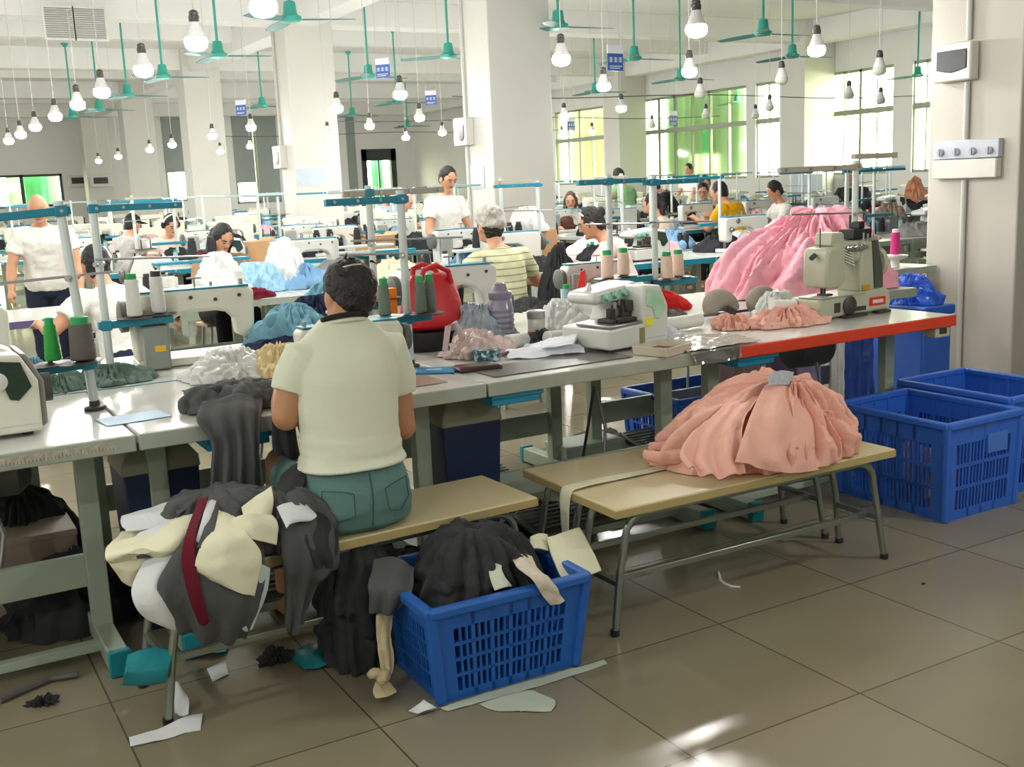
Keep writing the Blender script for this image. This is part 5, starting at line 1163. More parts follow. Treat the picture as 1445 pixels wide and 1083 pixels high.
MB().tube([(-.10, .02, 0), (-.04, 0, 0), (.04, 0, .004), (.11, .025, .006)], .031, 16).build('roll', mat('roll_white', (228, 230, 222), .6, var=.03), rl)
rl = empty('fabric_roll', (2.93, 3.90, zt+.027), 'thinner white paper roll with dark open end', 'roll', -.45)
MB().tube([(-.08, 0, 0), (.08, 0, 0)], .026, 16).build('roll', mat('roll_white', (228, 230, 222), .6), rl); MB().lathe([(.017, 0), (.018, .004)], (.079, 0, 0), 16, Ry(PI/2)).build('hollow', black_p, rl)
H('paper_scraps', 'white torn paper lying beside the mint windowed overlock', 'paper', mat('white_paper', (224, 228, 236), .6), 2.83, 3.70, zt, .10, .09, .035, 57)
cone('lying', (3.52, 3.74, zt+.066), 'white thread cone lying on the peach scraps', lay=(PI/2, 0, 1.35))
pcs = H('cloth_scraps', 'loose peach cloth scraps before the coverstitch machine', 'cloth scraps', peach_c, 3.50, 3.62, zt, .22, .12, .065, 59, fold=.03, kth=8, lump=.03, lk=14)
pcs = H('cloth_scraps', 'small peach scrap heap at the end of the white roll', 'cloth scraps', peach_c, 3.26, 3.70, zt, .09, .08, .06, 60, fold=.02, kth=6)
H('plastic_bag', 'clear crumpled bag leaning on the coverstitch needle', 'plastic bag', bagw, 3.68, 3.86, zt, .12, .10, .12, 61, fold=.03)
H('plastic_bag', 'clear bag with teal bits behind the coverstitch handwheel', 'plastic bag', mat('teal_bits_bag', (150, 176, 170), .25, var=.4, vscale=14, bump=.3), 4.22, 3.80, zt, .07, .08, .12, 62)
o = sheet('plastic_film', [[(2.66, 3.285, zt+.006), (2.85, 3.29, zt+.008), (3.06, 3.30, zt+.01)], [(2.70, 3.45, zt+.012), (2.88, 3.45, zt+.016), (3.08, 3.44, zt+.010)], [(2.78, 3.60, zt+.006), (2.92, 3.60, zt+.012), (3.10, 3.58, zt+.006)]], mat('crinkled_film', (196, 190, 178), .12, var=.15, vscale=8, metal=.25), amp=.006, freq=22, seed=9, ragged=.2, solid=.001); tag(o, 'crinkled shiny film over the joint before the orange edged table', 'film')
film_c = glass_material('clear_film', (.78, .78, .75, 1), .3)
o = sheet('plastic_film', [[(2.67, 3.28, zt+.004), (2.84, 3.28, zt+.004), (2.93, 3.285, zt+.004)], [(2.68, 3.262, zt-.045), (2.84, 3.26, zt-.05), (2.92, 3.262, zt-.04)]], film_c, amp=.004, freq=26, seed=12, solid=.001, nu=10, nv=20); tag(o, 'shiny film hem hanging over the grey table edge', 'film')
# switch under the orange table
sw = empty('power_switch', (4.17, 3.34, .69), 'small beige power switch box under the orange table corner', 'switch'); MB().bb((-.05, -.035, -.03), (.05, .035, .03)).build('box', mat('beige_plastic', (186, 180, 150), .45), sw, bevel=.006); MB().bb((-.025, -.04, -.012), (.02, -.034, .014)).build('rocker', iron_m, sw); MB().bb((-.02, -.02, .03), (.02, .02, .052)).build('bracket', iron_m, sw)
# ---- big pink heap behind
o = heap('fabric_heap', pink_c, (0, 0, 0), [(0, .58), (35, .50), (70, .36), (110, .34), (150, .54), (180, .68), (215, .60), (250, .44), (290, .44), (325, .52)], .46, peak=(.10, .02), nth=300, nr=90, fold=.075, kth=2.9, kr=1.5, lump=.05, lk=3.5, seed=17, skirt=.05, warp=1.1, prof=1.75, pw=.92, fine=.10); o.location = (4.62, 4.64, TT); tag(o, 'big pink fabric heap piled high behind the coverstitch machine', 'fabric heap')
H('folded_cloth', 'white cloth peeping out at the top of the big pink heap', 'cloth', white_t, 4.98, 5.14, 1.02, .14, .08, .20, 66) if False else None
# ---- peach pile gathered on the bench
o = heap('fabric_pile', peach_c, (0, 0, 0), [(0, .32), (30, .34), (60, .33), (100, .30), (140, .36), (165, .47), (190, .46), (212, .36), (240, .33), (270, .305), (300, .30), (330, .30)], .235, peak=(.13, .02), nth=320, nr=100, fold=.055, kth=3.4, kr=1.1, lump=.03, lk=5, seed=5, skirt=.05, warp=1.0, prof=2.1, pw=.82, fine=.10); o.location = (2.735, 2.935, .432); tag(o, 'peach fabric pile gathered up on the pushed together benches', 'fabric pile')
pile = o; pb = pile.location.copy()
def pnet(*rows): return [[S(*q_)-pb for q_ in r_] for r_ in rows]
sheet('draped_flap', pnet([(1078, 545, 2.87), (1110, 538, 2.90), (1138, 548, 2.92)], [(1058, 590, 2.735), (1108, 588, 2.70), (1158, 592, 2.76)], [(1044, 632, 2.655), (1104, 640, 2.63), (1166, 640, 2.68)], [(1040, 652, 2.635), (1108, 668, 2.615), (1166, 662, 2.655)]), peach_c, pile, nu=50, nv=50, amp=.007, freq=9, seed=3, fold=.013, foldn=3, solid=.004)
sheet('draped_flap', pnet([(1040, 560, 2.95), (1060, 552, 2.95), (1085, 548, 2.92)], [(985, 605, 2.85), (1015, 600, 2.80), (1050, 592, 2.76)], [(960, 640, 2.78), (1000, 648, 2.71), (1050, 640, 2.66)], [(972, 664, 2.70), (1010, 674, 2.645), (1052, 668, 2.63)]), peach_c, pile, nu=46, nv=46, amp=.009, freq=10, seed=8, fold=.014, foldn=3, solid=.004)
for k_, pts_ in enumerate(([(908, 642, 3.0), (935, 648, 2.95), (970, 644, 2.90), (1000, 650, 2.80)], [(925, 622, 3.1), (950, 612, 3.06), (985, 606, 3.0), (1015, 600, 2.95)], [(915, 632, 3.08), (950, 630, 3.0), (985, 628, 2.93), (1020, 622, 2.85)], [(1160, 560, 2.9), (1185, 590, 2.85), (1200, 620, 2.80), (1198, 640, 2.74)], [(1150, 545, 2.95), (1178, 565, 2.92), (1200, 595, 2.88), (1205, 625, 2.83)])):
    organic('rolled_edge', peach_c, MB().tube([S(*q_)-pb for q_ in pts_], [.018, .028, .026, .018], 12), pile, .0055, 4, dis=.012, dscale=16)
o = sheet('tie_band', [[AY(1085, 533, 2.86)+V((0, 0, .012)), AY(1102, 528, 2.90)+V((0, 0, .012)), AY(1120, 530, 2.95)+V((0, 0, .012))], [AY(1085, 545, 2.82), AY(1100, 543, 2.84), AY(1116, 545, 2.88)]], mat('grey_stripe_band', (176, 184, 192), .7, var=.3, vscale=70), amp=.002, nu=8, nv=12, solid=.004); tag(o, 'grey striped band tying the top of the peach pile', 'band')
o = sheet('cloth_strip', [[(2.40, 2.985, .436), (2.40, 2.945, .436)], [(2.16, 2.985, .437), (2.15, 2.935, .437)], [(1.93, 2.985, .438), (1.92, 2.925, .438)], [(1.868, 2.985, .425), (1.866, 2.92, .425)], [(1.862, 2.985, .33), (1.862, 2.935, .33)], [(1.866, 2.975, .20), (1.862, 2.94, .18)]], creamc, amp=.002, nu=40, nv=6, solid=.002); tag(o, 'long cream cloth strip trailing off the bench from the peach pile', 'cloth strip')
# ================================================================== garments heaped round the bench, basket contents, floor scraps
def net(*rows): return [[S(*p) for p in r] for r in rows]
def panel(name, label, cat, m, *rows, **k):
    o = sheet(name, net(*rows), m, **k); return tag(o, label, cat)
# heap core at the bench end
o = lobes('garment_heap', dark_grey, ring_outline(.25, .19, 12, .08, 71), .15, n=18, r=(.02, .045), seed=71, wander=1.3, voxel=.008, extra=14, dis=.02, dscale=4, fine=.006); o.location = (.74, 3.10, .432); tag(o, 'dark grey garment heap at the end of the bench under the cream pieces', 'garment heap')
o = lobes('garment_heap', dark_grey, ring_outline(.16, .17, 12, .08, 72), .14, n=16, r=(.02, .04), seed=72, wander=1.3, voxel=.007, extra=12, dis=.02, dscale=4, fine=.005); o.location = (.92, 3.04, .432); tag(o, 'charcoal garment heap on the bench against the seated person', 'garment heap')
CL = dict(amp=.010, freq=8, nu=30, nv=30)
panel('garment', 'dark grey garment hanging from the bench below the seated hips', 'garment', dark_grey, [(392, 700, 3.0), (430, 690, 2.98), (462, 715, 2.96), (474, 740, 2.95)], [(395, 740, 2.88), (430, 745, 2.86), (462, 765, 2.86), (478, 772, 2.87)], [(398, 785, 2.85), (428, 795, 2.83), (455, 812, 2.84), (474, 800, 2.86)], [(402, 830, 2.86), (420, 845, 2.86), (440, 832, 2.87), (455, 815, 2.88)], [(402, 880, 2.88), (412, 900, 2.88), (422, 885, 2.89), (428, 868, 2.90)], fold=.012, foldn=3, seed=3, ragged=.12, **CL)
panel('garment', 'dark grey sleeve lying down over the bench front', 'garment', black_cl, [(425, 720, 2.93), (455, 725, 2.92), (478, 752, 2.92)], [(430, 765, 2.84), (455, 770, 2.83), (478, 775, 2.85)], [(445, 800, 2.83), (462, 803, 2.83), (476, 795, 2.85)], seed=5, ragged=.2, fold=.01, foldn=2, **CL)
panel('garment', 'white grey interlining sheet topmost of the scrap heap at the bench end', 'garment piece', whitec, [(172, 728, 3.12), (215, 716, 3.14), (262, 706, 3.15), (300, 710, 3.12)], [(170, 738, 3.03), (215, 732, 3.04), (262, 724, 3.06), (296, 722, 3.06)], [(176, 752, 2.98), (215, 746, 2.99), (250, 738, 3.0), (285, 732, 3.02)], seed=7, ragged=.15, amp=.007, freq=9, nu=24, nv=24)
panel('garment', 'cream shirt piece bulging over the end of the bench', 'garment piece', creamc, [(172, 752, 3.08), (215, 738, 3.06), (260, 726, 3.05), (292, 716, 3.04)], [(152, 772, 2.95), (205, 762, 2.90), (252, 752, 2.88), (285, 742, 2.92)], [(150, 788, 2.88), (195, 778, 2.83), (240, 778, 2.82), (272, 772, 2.86)], [(160, 796, 2.90), (200, 788, 2.86), (232, 790, 2.86), (262, 786, 2.88)], seed=9, fold=.006, foldn=2, **CL)
panel('garment', 'cream curled hem hanging at the picture side of the scrap heap', 'garment piece', creamc, [(150, 782, 2.90), (180, 790, 2.88), (225, 786, 2.88)], [(156, 800, 2.88), (182, 806, 2.86), (215, 796, 2.87)], [(172, 820, 2.90), (190, 826, 2.88), (208, 806, 2.88)], seed=11, **CL)
panel('garment', 'white cotton piece hanging low from the end of the scrap heap', 'garment piece', whitec, [(205, 790, 2.86), (228, 784, 2.84), (258, 776, 2.83)], [(186, 828, 2.83), (215, 820, 2.80), (240, 812, 2.80)], [(192, 856, 2.81), (220, 850, 2.78), (248, 848, 2.79)], [(208, 876, 2.81), (232, 878, 2.79), (258, 864, 2.80)], [(232, 884, 2.82), (246, 890, 2.81), (258, 886, 2.81)], seed=13, ragged=.1, amp=.006, freq=8, nu=28, nv=24)
panel('garment', 'big charcoal garment hanging over the bench end, widest of the heap', 'garment', dark_grey, [(288, 706, 3.02), (310, 712, 3.0), (330, 720, 2.98), (372, 745, 2.97)], [(252, 770, 2.83), (290, 775, 2.79), (330, 790, 2.78), (372, 800, 2.82)], [(222, 826, 2.79), (270, 835, 2.75), (325, 848, 2.74), (366, 852, 2.79)], [(238, 860, 2.80), (275, 875, 2.77), (320, 885, 2.76), (352, 886, 2.80)], [(258, 888, 2.82), (282, 902, 2.80), (318, 908, 2.79), (344, 900, 2.82)], fold=.012, foldn=3, seed=15, ragged=.08, **CL)
panel('garment', 'dark red cloth strip running down the charcoal garment', 'cloth strip', maroon, [(280, 706, 2.99), (287, 704, 2.99), (294, 702, 2.99)], [(263, 752, 2.83), (270, 752, 2.82), (277, 752, 2.81)], [(256, 790, 2.765), (266, 792, 2.76), (276, 790, 2.755)], [(264, 835, 2.735), (274, 838, 2.73), (284, 835, 2.73)], [(280, 880, 2.735), (288, 884, 2.735), (295, 878, 2.735)], seed=17, amp=.004, freq=10, nu=34, nv=10)
panel('garment', 'narrow charcoal strip between the dark red strip and the cream panel', 'cloth strip', dark_grey, [(296, 712, 2.98), (304, 710, 2.975), (310, 714, 2.97)], [(288, 745, 2.83), (296, 748, 2.82), (302, 750, 2.815)], [(278, 772, 2.77), (287, 776, 2.765), (293, 778, 2.76)], seed=19, amp=.003, nu=20, nv=8)
panel('garment', 'white lining strip between the dark red and charcoal strips', 'cloth strip', whitec, [(292, 708, 2.985), (299, 706, 2.985), (305, 708, 2.985)], [(283, 740, 2.845), (289, 742, 2.84), (294, 744, 2.84)], [(276, 764, 2.795), (280, 766, 2.79), (284, 768, 2.79)], seed=61, amp=.002, nu=16, nv=8)
panel('garment', 'charcoal strap lying over the white interlining at the heap top', 'cloth strip', dark_grey, [(248, 722, 3.03), (268, 708, 3.07), (290, 702, 3.09)], [(250, 728, 3.0), (270, 716, 3.03), (292, 708, 3.06)], seed=63, amp=.003, nu=8, nv=16)
panel('garment', 'white folded piece low at the front of the scrap heap', 'garment piece', whitec, [(196, 752, 2.99), (222, 742, 2.99), (244, 736, 3.0)], [(188, 764, 2.94), (216, 756, 2.92), (240, 750, 2.93)], seed=65, amp=.005, nu=14, nv=18)
panel('garment', 'pale cream shirt panel spread over the front of the scrap heap', 'garment piece', creamc, [(302, 718, 2.96), (316, 722, 2.95), (330, 728, 2.94)], [(288, 760, 2.80), (318, 758, 2.77), (348, 752, 2.79)], [(276, 792, 2.755), (320, 790, 2.73), (368, 782, 2.76)], [(276, 806, 2.745), (322, 818, 2.72), (366, 812, 2.755)], [(292, 818, 2.745), (334, 836, 2.725), (358, 842, 2.755)], seed=21, ragged=.14, amp=.007, freq=10, nu=32, nv=28)
panel('garment', 'cream collar piece standing up on the heap beside the seated person', 'garment piece', creamc, [(340, 716, 2.96), (362, 700, 2.97), (383, 687, 2.98)], [(344, 728, 2.90), (366, 718, 2.90), (386, 708, 2.93)], [(352, 738, 2.86), (370, 738, 2.85), (382, 730, 2.90)], seed=23, amp=.005, freq=10, nu=18, nv=18)
panel('garment', 'cream pocket piece lying below the raised collar piece', 'garment piece', creamc, [(326, 734, 2.87), (352, 726, 2.85), (384, 728, 2.87)], [(328, 748, 2.83), (355, 744, 2.81), (392, 744, 2.84)], [(332, 760, 2.81), (360, 762, 2.79), (390, 770, 2.82)], seed=25, ragged=.12, amp=.006, freq=10, nu=18, nv=18)
panel('garment', 'small white piece draped on the charcoal heap by the seated hip', 'garment piece', whitec, [(390, 716, 2.92), (408, 710, 2.93), (432, 714, 2.93)], [(396, 728, 2.86), (415, 728, 2.85), (446, 730, 2.87)], [(404, 746, 2.83), (410, 740, 2.83), (428, 736, 2.85)], seed=27, ragged=.15, amp=.006, freq=10, nu=18, nv=18)
panel('garment', 'pale strip hanging beside the cream shirt panel', 'cloth strip', mat('pale_teal_white', (190, 208, 206), .8, var=.05), [(366, 795, 2.79), (376, 800, 2.80), (381, 802, 2.80)], [(354, 838, 2.785), (366, 844, 2.79), (374, 842, 2.80)], [(338, 884, 2.795), (346, 892, 2.80), (356, 888, 2.80)], seed=29, amp=.004, nu=20, nv=8)
panel('garment', 'teal plastic sheet hanging behind the scrap heap at floor level', 'plastic sheet', tealgreen, [(180, 925, 2.98), (215, 915, 2.97), (245, 918, 2.96)], [(176, 948, 2.93), (212, 945, 2.92), (238, 944, 2.92)], [(172, 968, 2.96), (205, 966, 2.94), (232, 962, 2.94)], seed=31, amp=.01, nu=18, nv=18)
# charcoal garment on the table, falling over its front edge
o = lobes('garment_heap', dark_grey, ring_outline(.19, .13, 12, .12, 75), .065, n=16, r=(.014, .03), seed=75, wander=1.2, voxel=.006, extra=14, dis=.016, dscale=4, fine=.004); o.location = (.94, 3.50, zt); tag(o, 'charcoal garment bundle lying on the table before the seated person', 'garment heap')
panel('garment', 'charcoal garment hanging from the front edge of the table to the floor', 'garment', dark_grey, [(282, 575, 3.34), (315, 562, 3.36), (345, 556, 3.38), (372, 560, 3.40)], [(278, 596, 3.27), (315, 590, 3.265), (345, 586, 3.265), (368, 588, 3.27)], [(298, 625, 3.25), (322, 628, 3.245), (346, 628, 3.245), (366, 624, 3.25)], [(298, 665, 3.25), (322, 668, 3.24), (346, 668, 3.24), (368, 662, 3.25)], [(296, 708, 3.25), (322, 712, 3.24), (348, 712, 3.24), (372, 704, 3.25)], fold=.016, foldn=4, seed=33, amp=.006, nu=44, nv=34)
panel('garment', 'flat charcoal piece with pointed corners behind the table bundle', 'garment piece', dark_grey, [(256, 552, 3.78), (285, 545, 3.80), (318, 540, 3.82)], [(262, 560, 3.70), (292, 555, 3.70), (330, 548, 3.74)], seed=35, ragged=.3, amp=.008, nu=14, nv=20)
panel('garment', 'dark piece pulled toward the needle under the elbow of the seated person', 'garment piece', dark_grey, [(350, 545, 3.62), (375, 540, 3.66), (400, 538, 3.7)], [(352, 562, 3.50), (378, 558, 3.54), (402, 556, 3.58)], seed=37, ragged=.25, amp=.008, nu=14, nv=16)
panel('garment', 'black cloth falling beside the bare knee of the seated person', 'garment', black_cl, [(384, 590, 3.25), (400, 592, 3.24), (416, 600, 3.24)], [(384, 620, 3.24), (402, 625, 3.23), (420, 628, 3.23)], [(386, 640, 3.25), (404, 645, 3.24), (424, 650, 3.24)], seed=39, fold=.008, foldn=2, amp=.005, nu=20, nv=16)
panel('garment', 'black cloth across the lap corner between garment heap and denim shorts', 'garment', black_cl, [(396, 672, 3.10), (420, 655, 3.12), (436, 652, 3.12)], [(388, 690, 3.02), (412, 682, 3.02), (428, 690, 3.0)], [(385, 706, 2.98), (408, 708, 2.96), (424, 716, 2.95)], seed=41, amp=.007, nu=20, nv=16)
# basket contents
bx_, by_ = 1.432, 2.80
o = lobes('garment_heap', black_cl, ring_outline(.225, .195, 12, .04, 81), .20, n=22, r=(.02, .045), seed=81, wander=1.3, voxel=.007, extra=16, dis=.02, dscale=4, fine=.006, prof=2.2); o.location = (bx_, by_+.01, .20); tag(o, 'charcoal scraps heaped in the bright blue crate', 'garment heap')
o = lobes('garment_heap', black_cl, ring_outline(.13, .17, 12, .06, 82), .40, n=16, r=(.02, .05), seed=82, wander=1.2, voxel=.009, extra=10, dis=.02, dscale=4, fine=.006, prof=2.8); o.location = (1.14, 3.05, 0); tag(o, 'dark garment heap on the floor behind the bright blue crate', 'garment heap')
for k_ in range(3): pass
panel('garment', 'dark cloth hanging from the crate corner beside the knotted cream cloth', 'garment', dark_grey, [(528, 790, 2.86), (555, 785, 2.86), (585, 800, 2.82)], [(520, 830, 2.80), (548, 832, 2.76), (580, 838, 2.74)], [(522, 862, 2.80), (542, 868, 2.77), (562, 862, 2.76)], seed=43, ragged=.15, fold=.012, foldn=2, amp=.009, nu=22, nv=22)
panel('garment', 'cream square cloth standing up at the far corner of the bright blue crate', 'garment piece', creamc, [(772, 760, 2.80), (795, 752, 2.82), (818, 745, 2.84)], [(778, 785, 2.72), (808, 780, 2.72), (834, 775, 2.74)], [(792, 815, 2.64), (820, 815, 2.63), (848, 806, 2.66)], seed=45, amp=.004, nu=22, nv=22, solid=.006)
panel('garment', 'narrow cream scrap behind the standing square cloth', 'garment piece', creamc, [(748, 758, 2.84), (760, 754, 2.85), (772, 756, 2.85)], [(748, 774, 2.78), (762, 774, 2.77), (774, 778, 2.76)], seed=47, amp=.004, nu=12, nv=12)
panel('garment', 'twisted ivory strip hanging over the crate rim', 'cloth strip', mat('ivory_strip', (214, 204, 186), .85, var=.08, bump=.3), [(720, 780, 2.72), (732, 776, 2.73), (745, 780, 2.72)], [(728, 800, 2.62), (742, 798, 2.61), (758, 800, 2.62)], [(752, 820, 2.55), (766, 818, 2.54), (780, 824, 2.55)], [(766, 842, 2.545), (778, 838, 2.54), (794, 844, 2.545)], [(778, 856, 2.545), (790, 854, 2.54), (797, 848, 2.545)], seed=49, ragged=.12, amp=.008, freq=16, nu=30, nv=14)
panel('garment', 'short mint white scrap curling on the crate heap', 'cloth strip', mat('pale_mint_white', (206, 214, 196), .8, var=.05), [(698, 784, 2.72), (706, 782, 2.72), (712, 790, 2.71)], [(690, 808, 2.64), (700, 808, 2.63), (708, 806, 2.63)], [(698, 834, 2.60), (712, 830, 2.59), (722, 828, 2.60)], seed=51, ragged=.2, amp=.006, freq=16, nu=20, nv=12)
panel('garment', 'cream scrap tucked just inside the front rim of the crate', 'cloth strip', creamc, [(612, 872, 2.66), (640, 862, 2.66), (666, 852, 2.66)], [(620, 878, 2.60), (645, 872, 2.60), (668, 862, 2.60)], seed=53, amp=.004, nu=10, nv=20)
panel('garment', 'dark green satin scrap on the crate heap', 'cloth strip', mat('dark_green_satin', (38, 66, 58), .3, var=.2), [(612, 850, 2.74), (632, 842, 2.74), (650, 838, 2.74)], [(600, 868, 2.68), (622, 862, 2.67), (640, 856, 2.68)], seed=55, amp=.006, nu=12, nv=16)
# knotted cream cloth beside the crate
kn = empty('knotted_cloth', S(540, 980, 2.74), 'knotted cream cloth hanging down beside the bright blue crate', 'cloth')
base = kn.location.copy(); base.z = 0; kn.location = base
def loc_net(rows): return [[S(*p)-base for p in r] for r in rows]
kc = mat('knot_cream', (204, 190, 150), .85, var=.1, vscale=20, bump=.4, bscale=40)
sheet('upper_cloth', loc_net([[(530, 868, 2.80), (542, 864, 2.80), (556, 868, 2.80)], [(532, 900, 2.77), (541, 902, 2.76), (552, 898, 2.77)], [(536, 935, 2.75), (546, 934, 2.74), (556, 936, 2.75)], [(538, 956, 2.74), (545, 957, 2.735), (552, 955, 2.74)]]), kc, kn, amp=.008, freq=18, seed=3, fold=.006, foldn=2)
b = MB(); b.ell(S(541, 955, 2.735)-base, (.022, .018, .022), 14, 10); b.ell(S(528, 951, 2.735)-base, (.022, .014, .016), 12, 8); b.tube([S(545, 950, 2.73)-base, S(541, 958, 2.72)-base, S(536, 962, 2.73)-base], [.012, .018, .012], 10)
organic('knot', kc, b, kn, .004, 2, dis=.004, dscale=60)
sheet('lower_flap', loc_net([[(530, 962, 2.735), (541, 962, 2.73), (550, 962, 2.735)], [(526, 976, 2.71), (541, 978, 2.70), (558, 974, 2.71)], [(530, 986, 2.70), (545, 984, 2.69), (559, 978, 2.70)]]), kc, kn, amp=.006, freq=18, seed=5, nu=16, nv=16)
# floor scraps
H('cloth_scraps', 'brown pink scraps lying in the forward deep blue crate', 'cloth scraps', mat('brown_pink_scraps', (164, 122, 110), .9, var=.5, vscale=18, bump=.4), 3.835, 3.115, .02, .195, .26, .20, 99, jit=.03, fold=.03, lump=.04)
def flat(name, label, cat, m, pts, seed=1, lift=.004, amp=.003, **k):
    c = [[AZ(p[0], p[1], lift+(p[2] if len(p) > 2 else 0)) for p in r] for r in pts]
    o = sheet(name, c, m, seed=seed, amp=amp, freq=14, nu=k.pop('nu', 16), nv=k.pop('nv', 22), solid=.0025, **k); return tag(o, label, cat)
pg = mat('pale_green_paper', (186, 196, 178), .7, var=.06)
flat('paper_scrap', 'long pale strip on the floor along the front of the bright blue crate', 'scrap', pg, [[(622, 1000), (690, 978), (760, 958), (852, 932)], [(632, 1004), (700, 985), (772, 965), (857, 937)]], 3)
flat('paper_scrap', 'pale green white scrap lying flat before the bright blue crate', 'scrap', pg, [[(676, 994), (720, 980), (752, 974)], [(700, 1003), (745, 990), (783, 990)], [(735, 1004), (765, 1005), (778, 1004)]], 5)
flat('paper_scrap', 'small folded white scrap at the corner of the bright blue crate', 'scrap', whitec, [[(576, 1004), (588, 996, .02), (598, 988, .035)], [(590, 1008), (604, 1002, .015), (616, 1000)]], 7)
flat('paper_scrap', 'white paper strip on the floor at the foot of the bench', 'scrap', whitec, [[(182, 1042), (228, 1028, .005), (262, 1012, .012), (286, 1008, .004)], [(184, 1054), (232, 1044), (262, 1034), (283, 1030)]], 9)
panel('paper_scrap', 'crumpled white scrap caught on the bench leg near the floor', 'scrap', whitec, [(238, 968, 3.03), (250, 962, 3.03), (258, 975, 3.02)], [(244, 985, 3.0), (256, 982, 2.99), (266, 986, 2.99)], [(247, 1008, 2.97), (258, 1012, 2.96), (266, 1008, 2.96)], seed=11, ragged=.2, amp=.006, nu=16, nv=14)
flat('plastic_scrap', 'teal cloth scrap on the floor under the bench', 'scrap', tealgreen, [[(408, 928), (430, 912, .02), (452, 908)], [(420, 938), (445, 926, .025), (472, 920)], [(430, 946), (452, 942, .01), (482, 936)]], 13, amp=.008, ragged=.25)
flat('plastic_scrap', 'teal plastic scrap under the bench behind its steel leg', 'scrap', tealgreen, [[(258, 918), (285, 910, .03), (318, 908)], [(262, 930), (290, 922, .03), (320, 922)]], 15, amp=.008, ragged=.2)
H('lint_scrap', 'small black scrap of cloth on the floor under the bench rail', 'scrap', black_cl, AZ(392, 932, 0).x, AZ(392, 932, 0).y, 0, .05, .03, .03, 85)
flat('paper_scrap', 'grey paper scrap on the floor beside the standing bench leg', 'scrap', whitec, [[(292, 945), (318, 932)], [(300, 962), (322, 952)]], 19)
tag(MB().tube([AZ(1014, 808, .004), AZ(1016, 818, .004), AZ(1022, 824, .005), AZ(1032, 828, .004), AZ(1045, 829, .004)], [.004, .006, .006, .005, .003], 6).build('thread_scrap', mat('thread_white', (214, 204, 184), .8)), 'curled white thread scrap on the tiles under the peach pile bench', 'scrap')
tag(MB().ell(AZ(1303, 824, .003), (.008, .006, .004), 8, 6).build('lint_scrap', black_cl), 'tiny dark speck alone on the open tiles', 'scrap')
H('lint_scrap', 'dark lint scrap on the tiles near the corner table foot', 'scrap', black_cl, AZ(62, 994, 0).x, AZ(62, 994, 0).y, 0, .035, .02, .012, 87)
tag(MB().tube([AZ(0, 988, .012), AZ(30, 975, .012), AZ(70, 958, .012), AZ(110, 952, .012)], .012, 8).build('floor_cable', mat('dark_cable', (60, 58, 54), .6)), 'dark cable lying on the floor along the corner table rail', 'cable')
# ---- under the tables
def bin_(label, px, py, y, w, d, h):
    q = S(px, py, y); r = empty('waste_bin', (q.x, y+d/2, 0), label, 'bin')
    t = .012; MB().loft([[V((sx*(w/2-f), sy*(d/2-f), z)) for sx, sy in ((-1, -1), (1, -1), (1, 1), (-1, 1))] for z, f in ((.004, .03), (.03, .02), (h*.88, 0), (h*.88, .012), (.04, .03))]).build('body', navy_box, r, bevel=.006)
    MB().loft([[V((sx*(w/2+.004-f), sy*(d/2+.004-f), z)) for sx, sy in ((-1, -1), (1, -1), (1, 1), (-1, 1))] for z, f in ((h*.84, 0), (h*.90, .004), (h*1.0, .05))]).build('hood', mat('beige_hood', (138, 140, 116), .5, var=.06), r, bevel=.006)
    return r
bin_('navy bin with beige hood under the corner table joint', 232, 700, 3.62, .25, .26, .66)
bin_('navy bin with beige hood under the table before the seated person', 672, 700, 3.56, .25, .26, .66)
def lump(label, m, px, py, z0, y, rx, ry, h, seed): q = AY(px, py, y); return H('cloth_bundle', label, 'cloth bundle', m, q.x, y, z0, rx, ry, h, seed, fold=.025)
dk_lab = [('black cloth bundle on the floor under the corner table', black_cl, 90, 690, 0, 3.95, .26, .2, .24), ('black cloth bundle behind the treadle of the corner table', black_cl, 20, 620, 0, 4.4, .3, .24, .40), ('dark bundle on the floor behind the bench of the seated person', black_cl, 770, 720, 0, 3.75, .2, .16, .12), ('grey bundle on the floor behind the peach pile bench', mat('dusty_grey_cloth', (150, 142, 132), .9, var=.2), 840, 610, 0, 4.6, .25, .2, .14), ('dark bundle under the seated person behind the bright crate', black_cl, 590, 760, 0, 3.5, .22, .16, .14)]
for i, (l, m, px, py, z0, y, rx, ry, h) in enumerate(dk_lab): lump(l, m, px, py, z0, y, rx, ry, h, 90+i)
def drape(label, m, x0, x1, y, z0, z1, seed): return tag(sheet('hanging_cloth', [[V((x, y, z)) for x in (x0, (x0*2+x1)/3, (x0+x1*2)/3, x1)] for z in (z1, (z0+z1)/2, z0)], m, amp=.01, seed=seed, fold=.02, foldn=4, nu=24, nv=30), label, 'cloth')
a_ = S(1010, 500, 4.3); c_ = S(1120, 480, 4.3)
drape('pale pink cloth hanging behind the orange edged table', cloth('pale_pink_lining', (222, 200, 204)), 3.62, 3.98, 4.28, .18, .72, 3)
drape('lilac cloth hanging behind the orange edged table', cloth('lilac_lining', (150, 134, 170)), 4.0, 4.42, 4.30, .14, .72, 5)
drape('white lace strip hanging behind the orange edged table', white_t, 4.44, 4.56, 4.26, .10, .72, 7)
drape('deep blue bag hanging behind the orange edged table', mat('blue_bag', (34, 70, 150), .4, bump=.4, bscale=14), 4.58, 4.86, 4.32, .05, .72, 9)
r = empty('storage_box', (5.50, 4.62, 0), 'tall blue box standing beside the near pillar', 'box'); MB().bb((-.13, -.22, .01), (.13, .22, .56)).build('body', crate_d, r, bevel=.015); MB().bb((-.14, -.24, .54), (.14, .24, .60)).build('lid', crate_d, r, bevel=.012)
H('plastic_bag', 'bright blue plastic bag on the tall blue box by the near pillar', 'plastic bag', mat('bright_blue_bag', (40, 96, 214), .25, bump=.4, bscale=16), 5.50, 4.60, .602, .13, .18, .17, 97, kth=6)
